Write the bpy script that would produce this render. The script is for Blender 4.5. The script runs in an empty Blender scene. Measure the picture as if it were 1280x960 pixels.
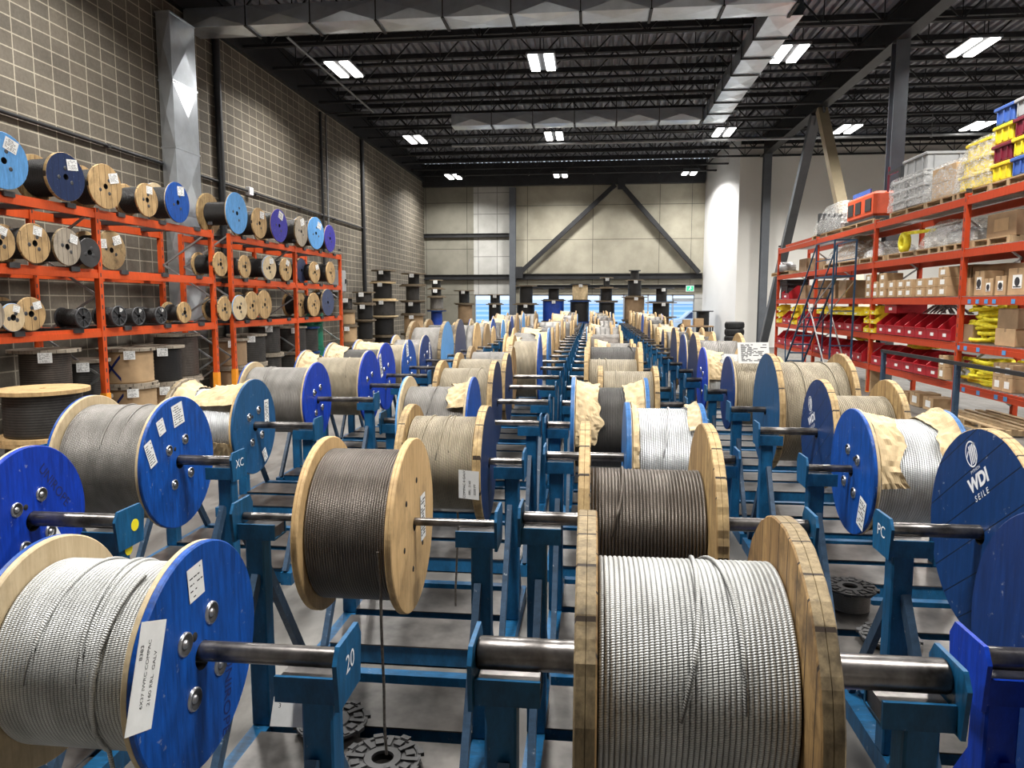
import bpy, math, random
from mathutils import Matrix, Vector, noise
random.seed(7)
PI = math.pi
scene = bpy.context.scene
COL = scene.collection
# ------------------------------------------------------------------ camera
FPX = 920.0; CAMH = 2.0; VPX, VPY = 740.0, 378.0
_F = Vector(((VPX - 640) / FPX, (480 - VPY) / FPX, -1)).normalized()
_U = Vector((0, -_F.z, _F.y)).normalized()
_R = _F.cross(_U)
MC = Matrix((_R, _F, _U))                      # camera axes -> world axes
cam = bpy.data.cameras.new('camera'); cam.sensor_width = 36; cam.lens = FPX / 1280 * 36
cam.clip_start = .05; cam.clip_end = 300
camo = bpy.data.objects.new('camera', cam); COL.objects.link(camo)
camo.matrix_world = Matrix.Translation((0, 0, CAMH)) @ MC.to_4x4()
scene.camera = camo
scene.view_settings.view_transform = 'Standard'; scene.view_settings.look = 'None'
scene.view_settings.gamma = 1; scene.view_settings.use_curve_mapping = False
scene.view_settings.exposure = 0.0
LAMP_W = 450.0; LAMP_EMIT = 9.0
w = bpy.data.worlds.new('world'); scene.world = w; w.use_nodes = True
w.node_tree.nodes['Background'].inputs[0].default_value = (.74, .86, 1, 1)
w.node_tree.nodes['Background'].inputs[1].default_value = 1.5

def ray(x, y): return MC @ Vector(((x - 640) / FPX, (480 - y) / FPX, -1))
def onY(x, y, Y): d = ray(x, y); return d * (Y / d.y) + Vector((0, 0, CAMH))
def onX(x, y, X): d = ray(x, y); return d * (X / d.x) + Vector((0, 0, CAMH))
def onZ(x, y, Z): d = ray(x, y); return d * ((Z - CAMH) / d.z) + Vector((0, 0, CAMH))

# ------------------------------------------------------------------ materials
class NT:
    def __init__(s, name):
        s.m = bpy.data.materials.new(name); s.m.use_nodes = True
        s.t = s.m.node_tree; s.b = s.t.nodes['Principled BSDF']; s._c = None
    def n(s, typ, **kw):
        nd = s.t.nodes.new(typ)
        for k, v in kw.items():
            if k.startswith('i_'):
                key = k[2:].replace('_', ' '); nd.inputs[int(key) if key.isdigit() else key].default_value = v
            else: setattr(nd, k, v)
        return nd
    def l(s, a, b): s.t.links.new(a, b)
    def obj(s):
        if s._c is None: s._c = s.n('ShaderNodeTexCoord')
        return s._c.outputs['Object']
    def mapped(s, scale, rot=(0, 0, 0)):
        mp = s.n('ShaderNodeMapping'); mp.inputs['Scale'].default_value = scale; mp.inputs['Rotation'].default_value = rot
        s.l(s.obj(), mp.inputs[0]); return mp.outputs[0]
    def math(s, op, a, b=None):
        nd = s.n('ShaderNodeMath', operation=op)
        for i, v in enumerate((a, b)):
            if v is None: continue
            if isinstance(v, (int, float)): nd.inputs[i].default_value = v
            else: s.l(v, nd.inputs[i])
        return nd.outputs[0]
    def noise(s, vec, scale, detail=4, rough=.6):
        nd = s.n('ShaderNodeTexNoise'); nd.inputs['Scale'].default_value = scale; nd.inputs['Detail'].default_value = detail
        nd.inputs['Roughness'].default_value = rough
        if vec is not None: s.l(vec, nd.inputs['Vector'])
        return nd.outputs['Fac']
    def ramp(s, fac, stops):
        nd = s.n('ShaderNodeValToRGB'); e = nd.color_ramp.elements
        while len(e) < len(stops): e.new(.5)
        for el, (p, c) in zip(e, stops): el.position = p; el.color = (*c, 1) if len(c) == 3 else c
        s.l(fac, nd.inputs[0]); return nd.outputs[0]
    def mix(s, fac, a, b, typ='MIX'):
        nd = s.n('ShaderNodeMix', data_type='RGBA', blend_type=typ)
        for i, v in ((0, fac), (6, a), (7, b)):
            if isinstance(v, (int, float)): nd.inputs[i].default_value = v
            elif isinstance(v, tuple): nd.inputs[i].default_value = (*v, 1)
            else: s.l(v, nd.inputs[i])
        return nd.outputs[2]
    def bump(s, h, strength=.3, dist=.01):
        nd = s.n('ShaderNodeBump'); nd.inputs['Strength'].default_value = strength; nd.inputs['Distance'].default_value = dist
        s.l(h, nd.inputs['Height']); s.l(nd.outputs[0], s.b.inputs['Normal'])
    def col(s, c):
        if isinstance(c, tuple): s.b.inputs['Base Color'].default_value = (*c, 1)
        else: s.l(c, s.b.inputs['Base Color'])
    def fin(s, rough=.5, metal=0.):
        s.b.inputs['Roughness'].default_value = rough; s.b.inputs['Metallic'].default_value = metal; return s.m
def mul(c, k): return tuple(min(1, x * k) for x in c)

def pbr(name, c, rough=.5, metal=0., var=.25, scale=6., bump=0., stretch=(1, 1, 1)):
    t = NT(name)
    if var or bump:
        f = t.noise(t.mapped(stretch), scale)
        t.col(t.ramp(f, [(.3, mul(c, 1 - var)), (.7, mul(c, 1 + var))]))
        if bump: t.bump(f, bump, .01)
    else: t.col(c)
    return t.fin(rough, metal)

def wood(name, c1, c2, plank=0., rough=.65, gap=(.03, .018, .01), grain=9., dirt=.0):
    """sawn timber or plywood: grain runs along local z, boards are counted along local y"""
    t = NT(name)
    g = t.noise(t.mapped((3, 6, .6)), grain, 6, .7)
    big = t.noise(t.mapped((1, 1, .4)), 3., 2)
    c = t.ramp(t.math('ADD', t.math('MULTIPLY', g, .75), t.math('MULTIPLY', big, .3)), [(.34, c2), (.66, c1)])
    if dirt:
        c = t.mix(t.math('MULTIPLY', t.ramp(t.noise(t.mapped((1, 1, 1)), 7., 5), [(.5, (0, 0, 0)), (.68, (1, 1, 1))]), dirt), c, mul(c2, .28))
    if plank:
        sp = t.n('ShaderNodeSeparateXYZ'); t.l(t.obj(), sp.inputs[0])
        y = t.math('DIVIDE', sp.outputs[1], plank)
        fl = t.math('FLOOR', y); fr = t.math('SUBTRACT', y, fl)
        wn = t.n('ShaderNodeTexWhiteNoise', noise_dimensions='1D'); t.l(fl, wn.inputs['W'])
        c = t.mix(t.math('MULTIPLY', wn.outputs[0], .55), c, mul(c2, .75))
        edge = t.math('LESS_THAN', t.math('ABSOLUTE', t.math('SUBTRACT', fr, .5)), .47)
        c = t.mix(edge, gap, c); t.bump(edge, .6, .006)
    else: t.bump(g, .15, .004)
    t.col(c); return t.fin(rough)

def painted(name, c, wear=.25, plank=0., rough=.46, wearcol=(.42, .45, .5), vary=.3, slant=0.):
    """brushed paint over boards with scuffs and chips"""
    t = NT(name)
    g = t.noise(t.mapped((2, 7, .9), (-slant, 0, 0)), 6, 6, .7); t.b.inputs['Specular IOR Level'].default_value = .35
    base = t.ramp(g, [(.3, mul(c, 1 - vary)), (.7, mul(c, 1 + vary))])
    ch = t.ramp(t.noise(t.mapped((1, 1, 1)), 23., 6, .7), [(.64, (0, 0, 0)), (.67, (1, 1, 1))])
    base = t.mix(t.math('MULTIPLY', ch, wear), base, wearcol)
    if plank:
        sp = t.n('ShaderNodeSeparateXYZ'); t.l(t.obj(), sp.inputs[0])
        y = t.math('ADD', t.math('MULTIPLY', sp.outputs[1], math.cos(slant) / plank), t.math('MULTIPLY', sp.outputs[2], math.sin(slant) / plank)); fr = t.math('FRACT', y)
        edge = t.math('LESS_THAN', t.math('ABSOLUTE', t.math('SUBTRACT', fr, .5)), .48)
        base = t.mix(edge, mul(c, .2), base); t.bump(edge, .5, .005)
    else: t.bump(g, .12, .004)
    t.col(base); return t.fin(rough)

def rope(name, c, metal=.55, rough=.42, lay=280., var=.25):
    """laid strands: uv.x runs round the drum, uv.y counts the wraps"""
    t = NT(name)
    uv = t.n('ShaderNodeUVMap'); sp = t.n('ShaderNodeSeparateXYZ'); t.l(uv.outputs[0], sp.inputs[0])
    ph = t.math('ADD', t.math('MULTIPLY', sp.outputs[0], lay * 2 * PI), t.math('ADD', t.math('MULTIPLY', sp.outputs[1], 1.1 * PI), t.math('MULTIPLY', t.math('FLOOR', sp.outputs[1]), 5.1)))
    s = t.math('ADD', t.math('MULTIPLY', t.math('SINE', ph), .5), .5)
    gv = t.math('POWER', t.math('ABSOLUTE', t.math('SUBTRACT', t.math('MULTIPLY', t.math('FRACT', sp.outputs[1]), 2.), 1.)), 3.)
    big = t.noise(t.mapped((2.5, 1, 1)), 5., 3)
    base = t.ramp(big, [(.3, mul(c, 1 - var)), (.7, mul(c, 1 + var))])
    base = t.mix(t.math('MULTIPLY', t.math('SUBTRACT', 1., t.math('POWER', s, .5)), .6), base, mul(c, .25)); base = t.mix(t.math('MULTIPLY', gv, .95), base, mul(c, .06))  # groove shade and grease between strands and wraps darkened into the colour
    t.col(base); t.bump(s, .45, .003); return t.fin(rough, metal)

def rnd_wood(name, c1, c2):
    t = NT(name)
    oi = t.n('ShaderNodeObjectInfo')
    g = t.noise(t.mapped((3, 6, .6)), 8, 5, .7)
    c = t.ramp(g, [(.32, c2), (.68, c1)])
    c = t.mix(t.math('MULTIPLY', oi.outputs['Random'], .6), c, (.16, .11, .06))
    t.col(c); return t.fin(.7)

M = {}
M['ply'] = wood('plywood', (.66, .45, .22), (.42, .265, .11), dirt=.35)
M['plypale'] = wood('pale_plywood', (.62, .50, .32), (.44, .33, .19), dirt=.3)
M['plank'] = wood('weathered_planks', (.44, .28, .11), (.11, .055, .022), plank=.085, dirt=.85)
M['plank2'] = wood('rough_planks', (.56, .39, .17), (.22, .12, .045), plank=.075, dirt=.5)
M['rimwood'] = wood('board_edge', (.62, .45, .22), (.30, .19, .08), plank=.11, dirt=.6)
M['rimgrey'] = wood('weathered_board_edge', (.38, .29, .16), (.12, .085, .045), plank=.1, dirt=.95, grain=16)
M['greywood'] = wood('grey_timber', (.40, .35, .28), (.24, .20, .15), plank=.09, dirt=.4)
M['osb'] = wood('strand_board', (.50, .36, .18), (.22, .14, .06), grain=30., dirt=.7)
M['pallet'] = wood('pallet_timber', (.50, .37, .21), (.30, .20, .11), dirt=.3)
M['cobalt'] = painted('cobalt_paint', (.003, .062, .31), .3, vary=.5)
M['cobalt2'] = painted('bright_cobalt_paint', (.002, .036, .36), .3, vary=.45)
M['navy'] = painted('navy_paint', (.008, .022, .078), .35, plank=.11)
M['navyply'] = painted('smooth_navy_paint', (.004, .030, .145), .3)
M['blueplank'] = painted('blue_painted_boards', (.004, .034, .135), .55, plank=.13, slant=.95)
M['midblue'] = painted('mid_blue_paint', (.03, .13, .34), .4)
M['teal'] = painted('teal_blue_paint', (.010, .075, .19), .3)
M['sky'] = painted('light_blue_paint', (.10, .30, .62), .4)
M['violet'] = painted('violet_blue_paint', (.035, .03, .30), .7)
M['slate'] = painted('slate_paint', (.05, .065, .13), .3)
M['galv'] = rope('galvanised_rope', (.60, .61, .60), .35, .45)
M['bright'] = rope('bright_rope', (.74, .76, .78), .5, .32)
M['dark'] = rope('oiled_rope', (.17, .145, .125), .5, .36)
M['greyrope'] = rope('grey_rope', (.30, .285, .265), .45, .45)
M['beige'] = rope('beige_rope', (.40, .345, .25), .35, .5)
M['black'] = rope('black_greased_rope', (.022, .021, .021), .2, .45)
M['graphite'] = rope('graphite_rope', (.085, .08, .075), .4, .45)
M['steel'] = pbr('bare_steel', (.28, .26, .25), .33, .85, .5, 14)
M['darksteel'] = pbr('dark_steel_tube', (.15, .14, .135), .3, .85, .75, 9)
M['stand'] = painted('stand_blue_enamel', (.006, .080, .19), .4, wearcol=(.25, .3, .34), vary=.45)
M['standnavy'] = painted('stand_worn_enamel', (.030, .060, .105), .7, wearcol=(.30, .33, .36), vary=.4)
M['pan'] = pbr('scuffed_plate', (.075, .07, .066), .34, .5, .8, 4)
M['washer'] = pbr('washer_zinc', (.5, .51, .54), .3, .9, .1)
M['hole'] = pbr('hole_black', (.008, .008, .009), .8, 0, 0)
M['paper'] = pbr('label_paper', (.80, .81, .80), .7, 0, .06, 20)
M['ink'] = pbr('ink', (.02, .02, .025), .8, 0, 0)
M['inkblue'] = pbr('faded_ink', (.004, .012, .10), .7, 0, 0)
M['white'] = pbr('white_paint', (.78, .80, .84), .6, 0, .1, 30)
M['yellow'] = pbr('sticker_yellow', (.85, .75, .02), .5, 0, 0)
M['kraft'] = pbr('kraft_paper', (.60, .46, .27), .75, 0, .22, 9, .5)
M['kraftdark'] = pbr('dark_kraft', (.30, .19, .08), .75, 0, .25, 6)
M['plastic'] = pbr('black_plastic', (.035, .035, .037), .5, 0, .3)
M['rope_tail'] = pbr('rope_tail_steel', (.12, .105, .09), .45, .5, .5, 60)
M['rack'] = painted('rack_orange', (.58, .075, .013), .15, wearcol=(.3, .1, .05), vary=.12)
M['rackdeep'] = painted('rack_red_orange', (.46, .05, .013), .15, wearcol=(.25, .1, .06), vary=.14)
M['guard'] = pbr('guard_yellow', (.82, .30, .02), .5, 0, .1)
M['galvbar'] = pbr('zinc_bar', (.42, .43, .44), .4, .7, .2)
M['darkbar'] = pbr('support_bar', (.06, .062, .066), .5, .4, .3)
M['duct'] = pbr('galvanised_duct', (.72, .77, .83), .3, .9, .1, 3)
M['black_steel'] = pbr('black_steel', (.022, .023, .026), .5, .2, .25, 4)
M['grey_steel'] = pbr('grey_column_paint', (.10, .11, .125), .45, .1, .15, 2)
M['tan_steel'] = pbr('tan_brace_paint', (.42, .35, .23), .5, .1, .1, 2)
M['deck'] = pbr('roof_deck', (.27, .28, .32), .45, .3, .2, 2)
M['conduit'] = pbr('conduit_zinc', (.30, .31, .32), .4, .7, .2)
M['whitewall'] = pbr('painted_drywall', (.80, .785, .74), .8, 0, .03, .8)
M['bluewhite'] = pbr('bluish_lit_drywall', (.80, .81, .82), .8, 0, .03, .8)  # white drywall with the bluish light on the jog tinted into its colour
M['card'] = pbr('cardboard', (.46, .31, .17), .8, 0, .12, 5)
M['cardbrown'] = pbr('brown_cardboard', (.30, .20, .115), .8, 0, .15, 4)
M['red'] = pbr('red_bin_plastic', (.36, .008, .016), .4, 0, .12)
M['maroon'] = pbr('maroon_plastic', (.17, .012, .03), .45, 0, .12)
M['yellowbin'] = pbr('yellow_plastic', (.80, .62, .03), .45, 0, .12)
M['strap'] = pbr('yellow_webbing', (.78, .68, .03), .7, 0, .25, 12)
M['greytote'] = pbr('grey_tote_plastic', (.34, .35, .36), .5, 0, .1)
M['bluetote'] = pbr('blue_tote_plastic', (.05, .12, .42), .5, 0, .15)
M['orange'] = pbr('orange_enamel', (.66, .09, .03), .45, 0, .12)
M['tarp'] = pbr('blue_tarpaulin', (.01, .05, .32), .5, 0, .3, 5, .4)
M['green'] = pbr('green_plastic', (.006, .15, .085), .5, 0, .2)
M['rubber'] = pbr('tyre_rubber', (.012, .012, .013), .65, 0, .3)
M['ladder'] = pbr('ladder_blue', (.02, .07, .14), .45, .2, .2)
M['chalk'] = M['white']
M['rwood'] = rnd_wood('mixed_flange_timber', (.52, .36, .17), (.27, .165, .07))
M['plyboard'] = wood('shelf_reel_boards', (.56, .38, .18), (.34, .21, .085), plank=.11, dirt=.45)
M['darkwood'] = wood('dark_timber', (.20, .155, .10), (.09, .065, .04), dirt=.4)

def film():
    t = NT('stretch_film'); t.col((.78, .78, .76))
    f = t.noise(t.mapped((1, 1, 2.5)), 14, 5, .7); t.bump(f, 1., .03)
    t.l(t.math('ADD', t.math('MULTIPLY', t.ramp(f, [(.45, (0, 0, 0)), (.62, (1, 1, 1))]), .5), .16), t.b.inputs['Alpha'])
    return t.fin(.18)
M['film'] = film()

def block_wall():
    t = NT('concrete_block'); sp = t.n('ShaderNodeSeparateXYZ'); t.l(t.obj(), sp.inputs[0])
    cb = t.n('ShaderNodeCombineXYZ'); t.l(sp.outputs[1], cb.inputs[0]); t.l(sp.outputs[2], cb.inputs[1])
    br = t.n('ShaderNodeTexBrick', offset=0., squash=1.); t.l(cb.outputs[0], br.inputs['Vector'])
    for k, v in (('Scale', 1), ('Mortar Size', .011), ('Mortar Smooth', .1), ('Brick Width', .42), ('Row Height', .235), ('Bias', 0)): br.inputs[k].default_value = v
    br.inputs['Color1'].default_value = (.125, .108, .084, 1); br.inputs['Color2'].default_value = (.092, .081, .064, 1)
    br.inputs['Mortar'].default_value = (.33, .30, .235, 1)
    n1 = t.noise(t.mapped((1, 1, 1)), 1.1, 5); n2 = t.noise(t.mapped((1, 1, 1)), 22, 4)
    c = t.mix(1., br.outputs[0], t.ramp(n1, [(.25, (.72, .70, .68)), (.75, (1.2, 1.2, 1.2))]), 'MULTIPLY')
    c = t.mix(.5, c, t.ramp(n2, [(.3, (.7, .7, .7)), (.7, (1.2, 1.2, 1.2))]), 'MULTIPLY')
    t.col(c); t.bump(br.outputs['Fac'], -.5, .01); return t.fin(.85)
M['block'] = block_wall()

def panel_wall(name, c, wdt, hgt):
    t = NT(name); sp = t.n('ShaderNodeSeparateXYZ'); t.l(t.obj(), sp.inputs[0])
    cb = t.n('ShaderNodeCombineXYZ'); t.l(sp.outputs[0], cb.inputs[0]); t.l(sp.outputs[2], cb.inputs[1])
    br = t.n('ShaderNodeTexBrick', offset=0., squash=1.); t.l(cb.outputs[0], br.inputs['Vector'])
    for k, v in (('Scale', 1), ('Mortar Size', .02), ('Brick Width', wdt), ('Row Height', hgt), ('Bias', 0)): br.inputs[k].default_value = v
    br.inputs['Color1'].default_value = (*c, 1); br.inputs['Color2'].default_value = (*mul(c, .9), 1); br.inputs['Mortar'].default_value = (*mul(c, .45), 1)
    n1 = t.noise(t.mapped((1, 1, 1)), .7, 5)
    t.col(t.mix(1., br.outputs[0], t.ramp(n1, [(.3, (.72, .72, .7)), (.65, (1.1, 1.1, 1.1))]), 'MULTIPLY')); return t.fin(.8)
M['panel'] = panel_wall('precast_panel', (.40, .375, .30), 3.4, 1.75)
M['panelpale'] = panel_wall('pale_precast_panel', (.50, .50, .48), 1.0, 1.1)
M['paneldark'] = panel_wall('stained_precast_panel', (.235, .225, .185), 2.2, 2.4)

def floor_mat():
    t = NT('polished_concrete')
    a = t.noise(t.mapped((1, 1, 1)), .8, 6, .65); b = t.noise(t.mapped((1, .3, 1)), 7, 6, .7)
    c = t.ramp(t.math('ADD', t.math('MULTIPLY', a, .6), t.math('MULTIPLY', b, .4)), [(.32, (.05, .047, .044)), (.5, (.115, .109, .10)), (.68, (.22, .212, .195))])
    t.col(c); t.l(t.ramp(b, [(.3, (.3, .3, .3)), (.7, (.62, .62, .62))]), t.b.inputs['Roughness']); t.bump(b, .12, .004)
    return t.m
M['floor'] = floor_mat()
def glow(name, c, s):
    t = NT(name); t.col(mul(c, .8) if s > 4 else mul(c, .25)); t.b.inputs['Emission Color'].default_value = (*c, 1); t.b.inputs['Emission Strength'].default_value = s; return t.fin(.5)
M['lamp'] = glow('lamp_diffuser', (1, .97, .92), LAMP_EMIT)
M['exit'] = glow('exit_green', (.05, .6, .3), 1.2)
M['exitw'] = glow('exit_white', (.9, 1, .95), 1.6)
def glass():
    t = NT('window_glass'); t.col((.85, .93, 1)); t.b.inputs['Transmission Weight'].default_value = 1.; t.b.inputs['IOR'].default_value = 1.02; return t.fin(.0)
M['glass'] = glass()
M['alu'] = pbr('window_aluminium', (.45, .48, .52), .4, .5, .05)
def siding():
    t = NT('blue_siding'); sp = t.n('ShaderNodeSeparateXYZ'); t.l(t.obj(), sp.inputs[0])
    fr = t.math('FRACT', t.math('DIVIDE', sp.outputs[2], .45))
    t.col(t.mix(t.math('LESS_THAN', fr, .6), (.72, .84, .95), (.36, .62, .90))); return t.fin(.6)
M['siding'] = siding()
M['snow'] = pbr('snowy_ground', (.80, .86, .95), .8, 0, .1, 1)

# ------------------------------------------------------------------ mesh builder
class MB:
    def __init__(s): s.v = []; s.f = []; s.mi = []; s.sm = []; s.uv = []
    def add(s, vs, fs, mi=0, sm=False, uvs=None, mtx=None):
        o = len(s.v)
        s.v += [tuple(mtx @ Vector(p)) if mtx is not None else tuple(p) for p in vs]
        for i, f in enumerate(fs):
            s.f.append([o + k for k in f]); s.mi.append(mi if isinstance(mi, int) else mi[i]); s.sm.append(sm)
            s.uv.append(uvs[i] if uvs else None)
        return s
    def box(s, x0, x1, y0, y1, z0, z1, mi=0, mtx=None, bev=0.):
        if bev:
            b = bev; vs = []; 
            for z, e in ((z0, b), (z0 + b, 0), (z1 - b, 0), (z1, b)):
                q = b if not e else 2 * b
                X0, X1, Y0, Y1 = x0 + e, x1 - e, y0 + e, y1 - e
                vs += [(X0 + b, Y0, z), (X1 - b, Y0, z), (X1, Y0 + b, z), (X1, Y1 - b, z), (X1 - b, Y1, z), (X0 + b, Y1, z), (X0, Y1 - b, z), (X0, Y0 + b, z)]
            fs = [list(range(7, -1, -1)), list(range(24, 32))]
            for r in range(3):
                for k in range(8): fs.append([r * 8 + k, r * 8 + (k + 1) % 8, r * 8 + 8 + (k + 1) % 8, r * 8 + 8 + k])
            return s.add(vs, fs, mi, False, None, mtx)
        vs = [(x0, y0, z0), (x1, y0, z0), (x1, y1, z0), (x0, y1, z0), (x0, y0, z1), (x1, y0, z1), (x1, y1, z1), (x0, y1, z1)]
        return s.add(vs, [(3, 2, 1, 0), (4, 5, 6, 7), (0, 1, 5, 4), (1, 2, 6, 5), (2, 3, 7, 6), (3, 0, 4, 7)], mi, False, None, mtx)
    def cbox(s, c, d, mi=0, mtx=None, bev=0.): return s.box(c[0] - d[0] / 2, c[0] + d[0] / 2, c[1] - d[1] / 2, c[1] + d[1] / 2, c[2] - d[2] / 2, c[2] + d[2] / 2, mi, mtx, bev)
    def bar(s, a, b, w, h=None, mi=0, up=(0, 0, 1)):
        a = Vector(a); b = Vector(b); h = h or w; d = b - a; L = d.length; z = d.normalized(); u = Vector(up)
        if abs(z.dot(u)) > .98: u = Vector((1, 0, 0))
        x = u.cross(z).normalized(); y = z.cross(x)
        m = Matrix.Translation(a) @ Matrix((x, y, z)).transposed().to_4x4()
        return s.box(-w / 2, w / 2, -h / 2, h / 2, 0, L, mi, m)
    def lathe(s, prof, seg=32, axis='x', mi=0, closed=False, sm=True, c=(0, 0, 0), uvw=None, jit=0.):
        """prof: (along, radius) pairs swept round the axis; mi may be one index per profile span"""
        n = len(prof); vs = []
        for j in range(seg):
            a = 2 * PI * j / seg; ca, sa = math.cos(a), math.sin(a); q = 1 + (random.uniform(-jit, jit) if jit else 0)
            for (t, r) in prof:
                r = r * q if jit and r > .6 * max(p[1] for p in prof) else r
                if axis == 'x': vs.append((c[0] + t, c[1] + r * ca, c[2] + r * sa))
                elif axis == 'y': vs.append((c[0] + r * ca, c[1] + t, c[2] + r * sa))
                else: vs.append((c[0] + r * ca, c[1] + r * sa, c[2] + t))
        fs = []; ms = []; us = []
        rng = n if closed else n - 1
        for j in range(seg):
            k = (j + 1) % seg
            for i in range(rng):
                i2 = (i + 1) % n
                fs.append((j * n + i, k * n + i, k * n + i2, j * n + i2)); ms.append(mi if isinstance(mi, int) else mi[i])
                if uvw: us.append([(j / seg, uvw[i]), ((j + 1) / seg, uvw[i]), ((j + 1) / seg, uvw[i2]), (j / seg, uvw[i2])])
        return s.add(vs, fs, ms, sm, us or None)
    def cyl(s, a, b, r, seg=16, mi=0, r2=None, sm=True):
        a = Vector(a); b = Vector(b); z = (b - a).normalized(); u = Vector((0, 0, 1)) if abs(z.z) < .9 else Vector((1, 0, 0))
        x = u.cross(z).normalized(); y = z.cross(x); r2 = r if r2 is None else r2
        vs = []
        for j in range(seg):
            t = 2 * PI * j / seg; d = x * math.cos(t) + y * math.sin(t); vs += [a + d * r, b + d * r2]
        fs = [(2 * j, 2 * ((j + 1) % seg), 2 * ((j + 1) % seg) + 1, 2 * j + 1) for j in range(seg)]
        s.add(vs, fs, mi, sm)
        return s.add(vs, [tuple(range(0, 2 * seg, 2))[::-1], tuple(range(1, 2 * seg, 2))], mi)
    def tube(s, pts, r, seg=8, mi=0, uvlen=None):
        pts = [Vector(p) for p in pts]; vs = []; n = len(pts); acc = 0; lens = []
        for i, p in enumerate(pts):
            if i: acc += (p - pts[i - 1]).length
            lens.append(acc)
            d = (pts[min(i + 1, n - 1)] - pts[max(i - 1, 0)]).normalized(); u = Vector((0, 0, 1)) if abs(d.z) < .9 else Vector((1, 0, 0))
            x = u.cross(d).normalized(); y = d.cross(x)
            for j in range(seg): t = 2 * PI * j / seg; vs.append(p + (x * math.cos(t) + y * math.sin(t)) * r)
        fs = []; us = []
        for i in range(n - 1):
            for j in range(seg):
                k = (j + 1) % seg; fs.append((i * seg + j, i * seg + k, i * seg + seg + k, i * seg + seg + j))
                a, b = lens[i] / 1.7, lens[i + 1] / 1.7; us.append([(a, j / seg), (a, (j + 1) / seg), (b, (j + 1) / seg), (b, j / seg)])
        s.add(vs, fs, mi, True, us)
        return s.add(vs, [tuple(range(seg))[::-1], tuple(range((n - 1) * seg, n * seg))], mi)
    def prism(s, poly, x0, x1, axis='x', mi=0, mtx=None):
        n = len(poly)
        P = (lambda t, a, b: (t, a, b)) if axis == 'x' else ((lambda t, a, b: (a, t, b)) if axis == 'y' else (lambda t, a, b: (a, b, t)))
        vs = [P(x0, *p) for p in poly] + [P(x1, *p) for p in poly]
        fs = [tuple(range(n))[::-1], tuple(range(n, 2 * n))] + [(i, (i + 1) % n, n + (i + 1) % n, n + i) for i in range(n)]
        return s.add(vs, fs, mi, False, None, mtx)
    def mesh(s, me, mtx, mi=0): return s.add([v.co for v in me.vertices], [tuple(p.vertices) for p in me.polygons], mi, False, None, mtx)
    def data(s, name, mats):
        me = bpy.data.meshes.new(name); me.from_pydata(s.v, [], s.f)
        for m in (mats if isinstance(mats, (list, tuple)) else [mats]): me.materials.append(M[m] if isinstance(m, str) else m)
        me.polygons.foreach_set('material_index', s.mi); me.polygons.foreach_set('use_smooth', s.sm)
        if any(u for u in s.uv):
            ul = me.uv_layers.new(name='UVMap'); flat = []
            for f, u in zip(s.f, s.uv):
                for k in range(len(f)): flat += (u[k] if u else (0, 0))
            ul.data.foreach_set('uv', flat)
        me.validate(); me.update(); return me
    def build(s, name, mats, parent=None, loc=None, rot=None): return put(name, s.data(name, mats), parent, loc, rot)

def put(name, me, parent=None, loc=None, rot=None):
    o = bpy.data.objects.new(name, me); COL.objects.link(o)
    if parent: o.parent = parent
    if loc is not None: o.location = loc
    if rot is not None: o.rotation_euler = rot
    return o
def tag(o, label, cat, group=None):
    o['label'] = label; o['category'] = cat
    if group: o['group'] = group
    return o
def thing(name, label, cat, loc=(0, 0, 0), group=None, rz=0.):
    return tag(put(name, None, None, loc, (0, 0, rz)), label, cat, group)
def struct(o): o['kind'] = 'structure'; return o
CACHE = {}
def cached(key, fn):
    if key not in CACHE: CACHE[key] = fn()
    return CACHE[key]
ORD = 'first second third fourth fifth sixth seventh eighth ninth tenth eleventh twelfth thirteenth fourteenth fifteenth sixteenth seventeenth eighteenth nineteenth twentieth'.split()
ORD += ['twenty-' + x for x in ORD[:9]] + ['thirtieth'] + ['thirty-' + x for x in ORD[:9]]

# lettering (built-in font), made once as plain meshes
def lettering(body, size=1., bold=0., space=1.):
    def mk():
        cu = bpy.data.curves.new('lettering', 'FONT'); cu.body = body; cu.size = 1; cu.align_x = 'CENTER'; cu.align_y = 'CENTER'; cu.offset = bold; cu.resolution_u = 3; cu.space_character = space
        ob = bpy.data.objects.new('lettering_source', cu); COL.objects.link(ob)
        dg = bpy.context.evaluated_depsgraph_get(); dg.update()
        me = bpy.data.meshes.new_from_object(ob.evaluated_get(dg)); bpy.data.objects.remove(ob); return me
    return cached(('txt', body, bold, space), mk)
for b in ('8383', '6X37 IWRC COMPAC', '2160 RRL  GALV', 'COMPAC 8 GALV', '10MM', 'RRL  2160', '5500 FT', 'SEILE', 'UNIROPE', '20', '9C', 'PC', 'XC', '36MM', '6X36'): lettering(b)
lettering('WDI', 1, .045); lettering('SEILE', 1, .012, 1.5); lettering('PYTHON'); lettering('UNIROPE', 1, .01)

# ------------------------------------------------------------------ building shell
XL, YB, XR, YW, ZC = -8.9, 39.0, 20.0, 34.0, 9.15
struct(MB().box(XL - .3, XR + .3, -9.5, YB + .3, -.2, 0).build('floor', 'floor'))
struct(MB().box(XL - .3, XL, -9.5, YB + .3, 0, ZC + .3).build('wall_left', 'block'))
# corrugated roof deck, flutes run front to back
m = MB(); xs = XL; vs = []
while xs < XR: vs += [(xs, ZC), (xs + .09, ZC), (xs + .115, ZC + .09), (xs + .205, ZC + .09)]; xs += .23
m.add([(x, -9.5, z) for x, z in vs] + [(x, YB, z) for x, z in vs], [(i, i + 1, len(vs) + i + 1, len(vs) + i) for i in range(len(vs) - 1)])
struct(m.build('ceiling', 'deck')); struct(MB().box(XL, XR, -9.5, YB, ZC + .1, ZC + .3).build('ceiling', 'deck'))
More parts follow.
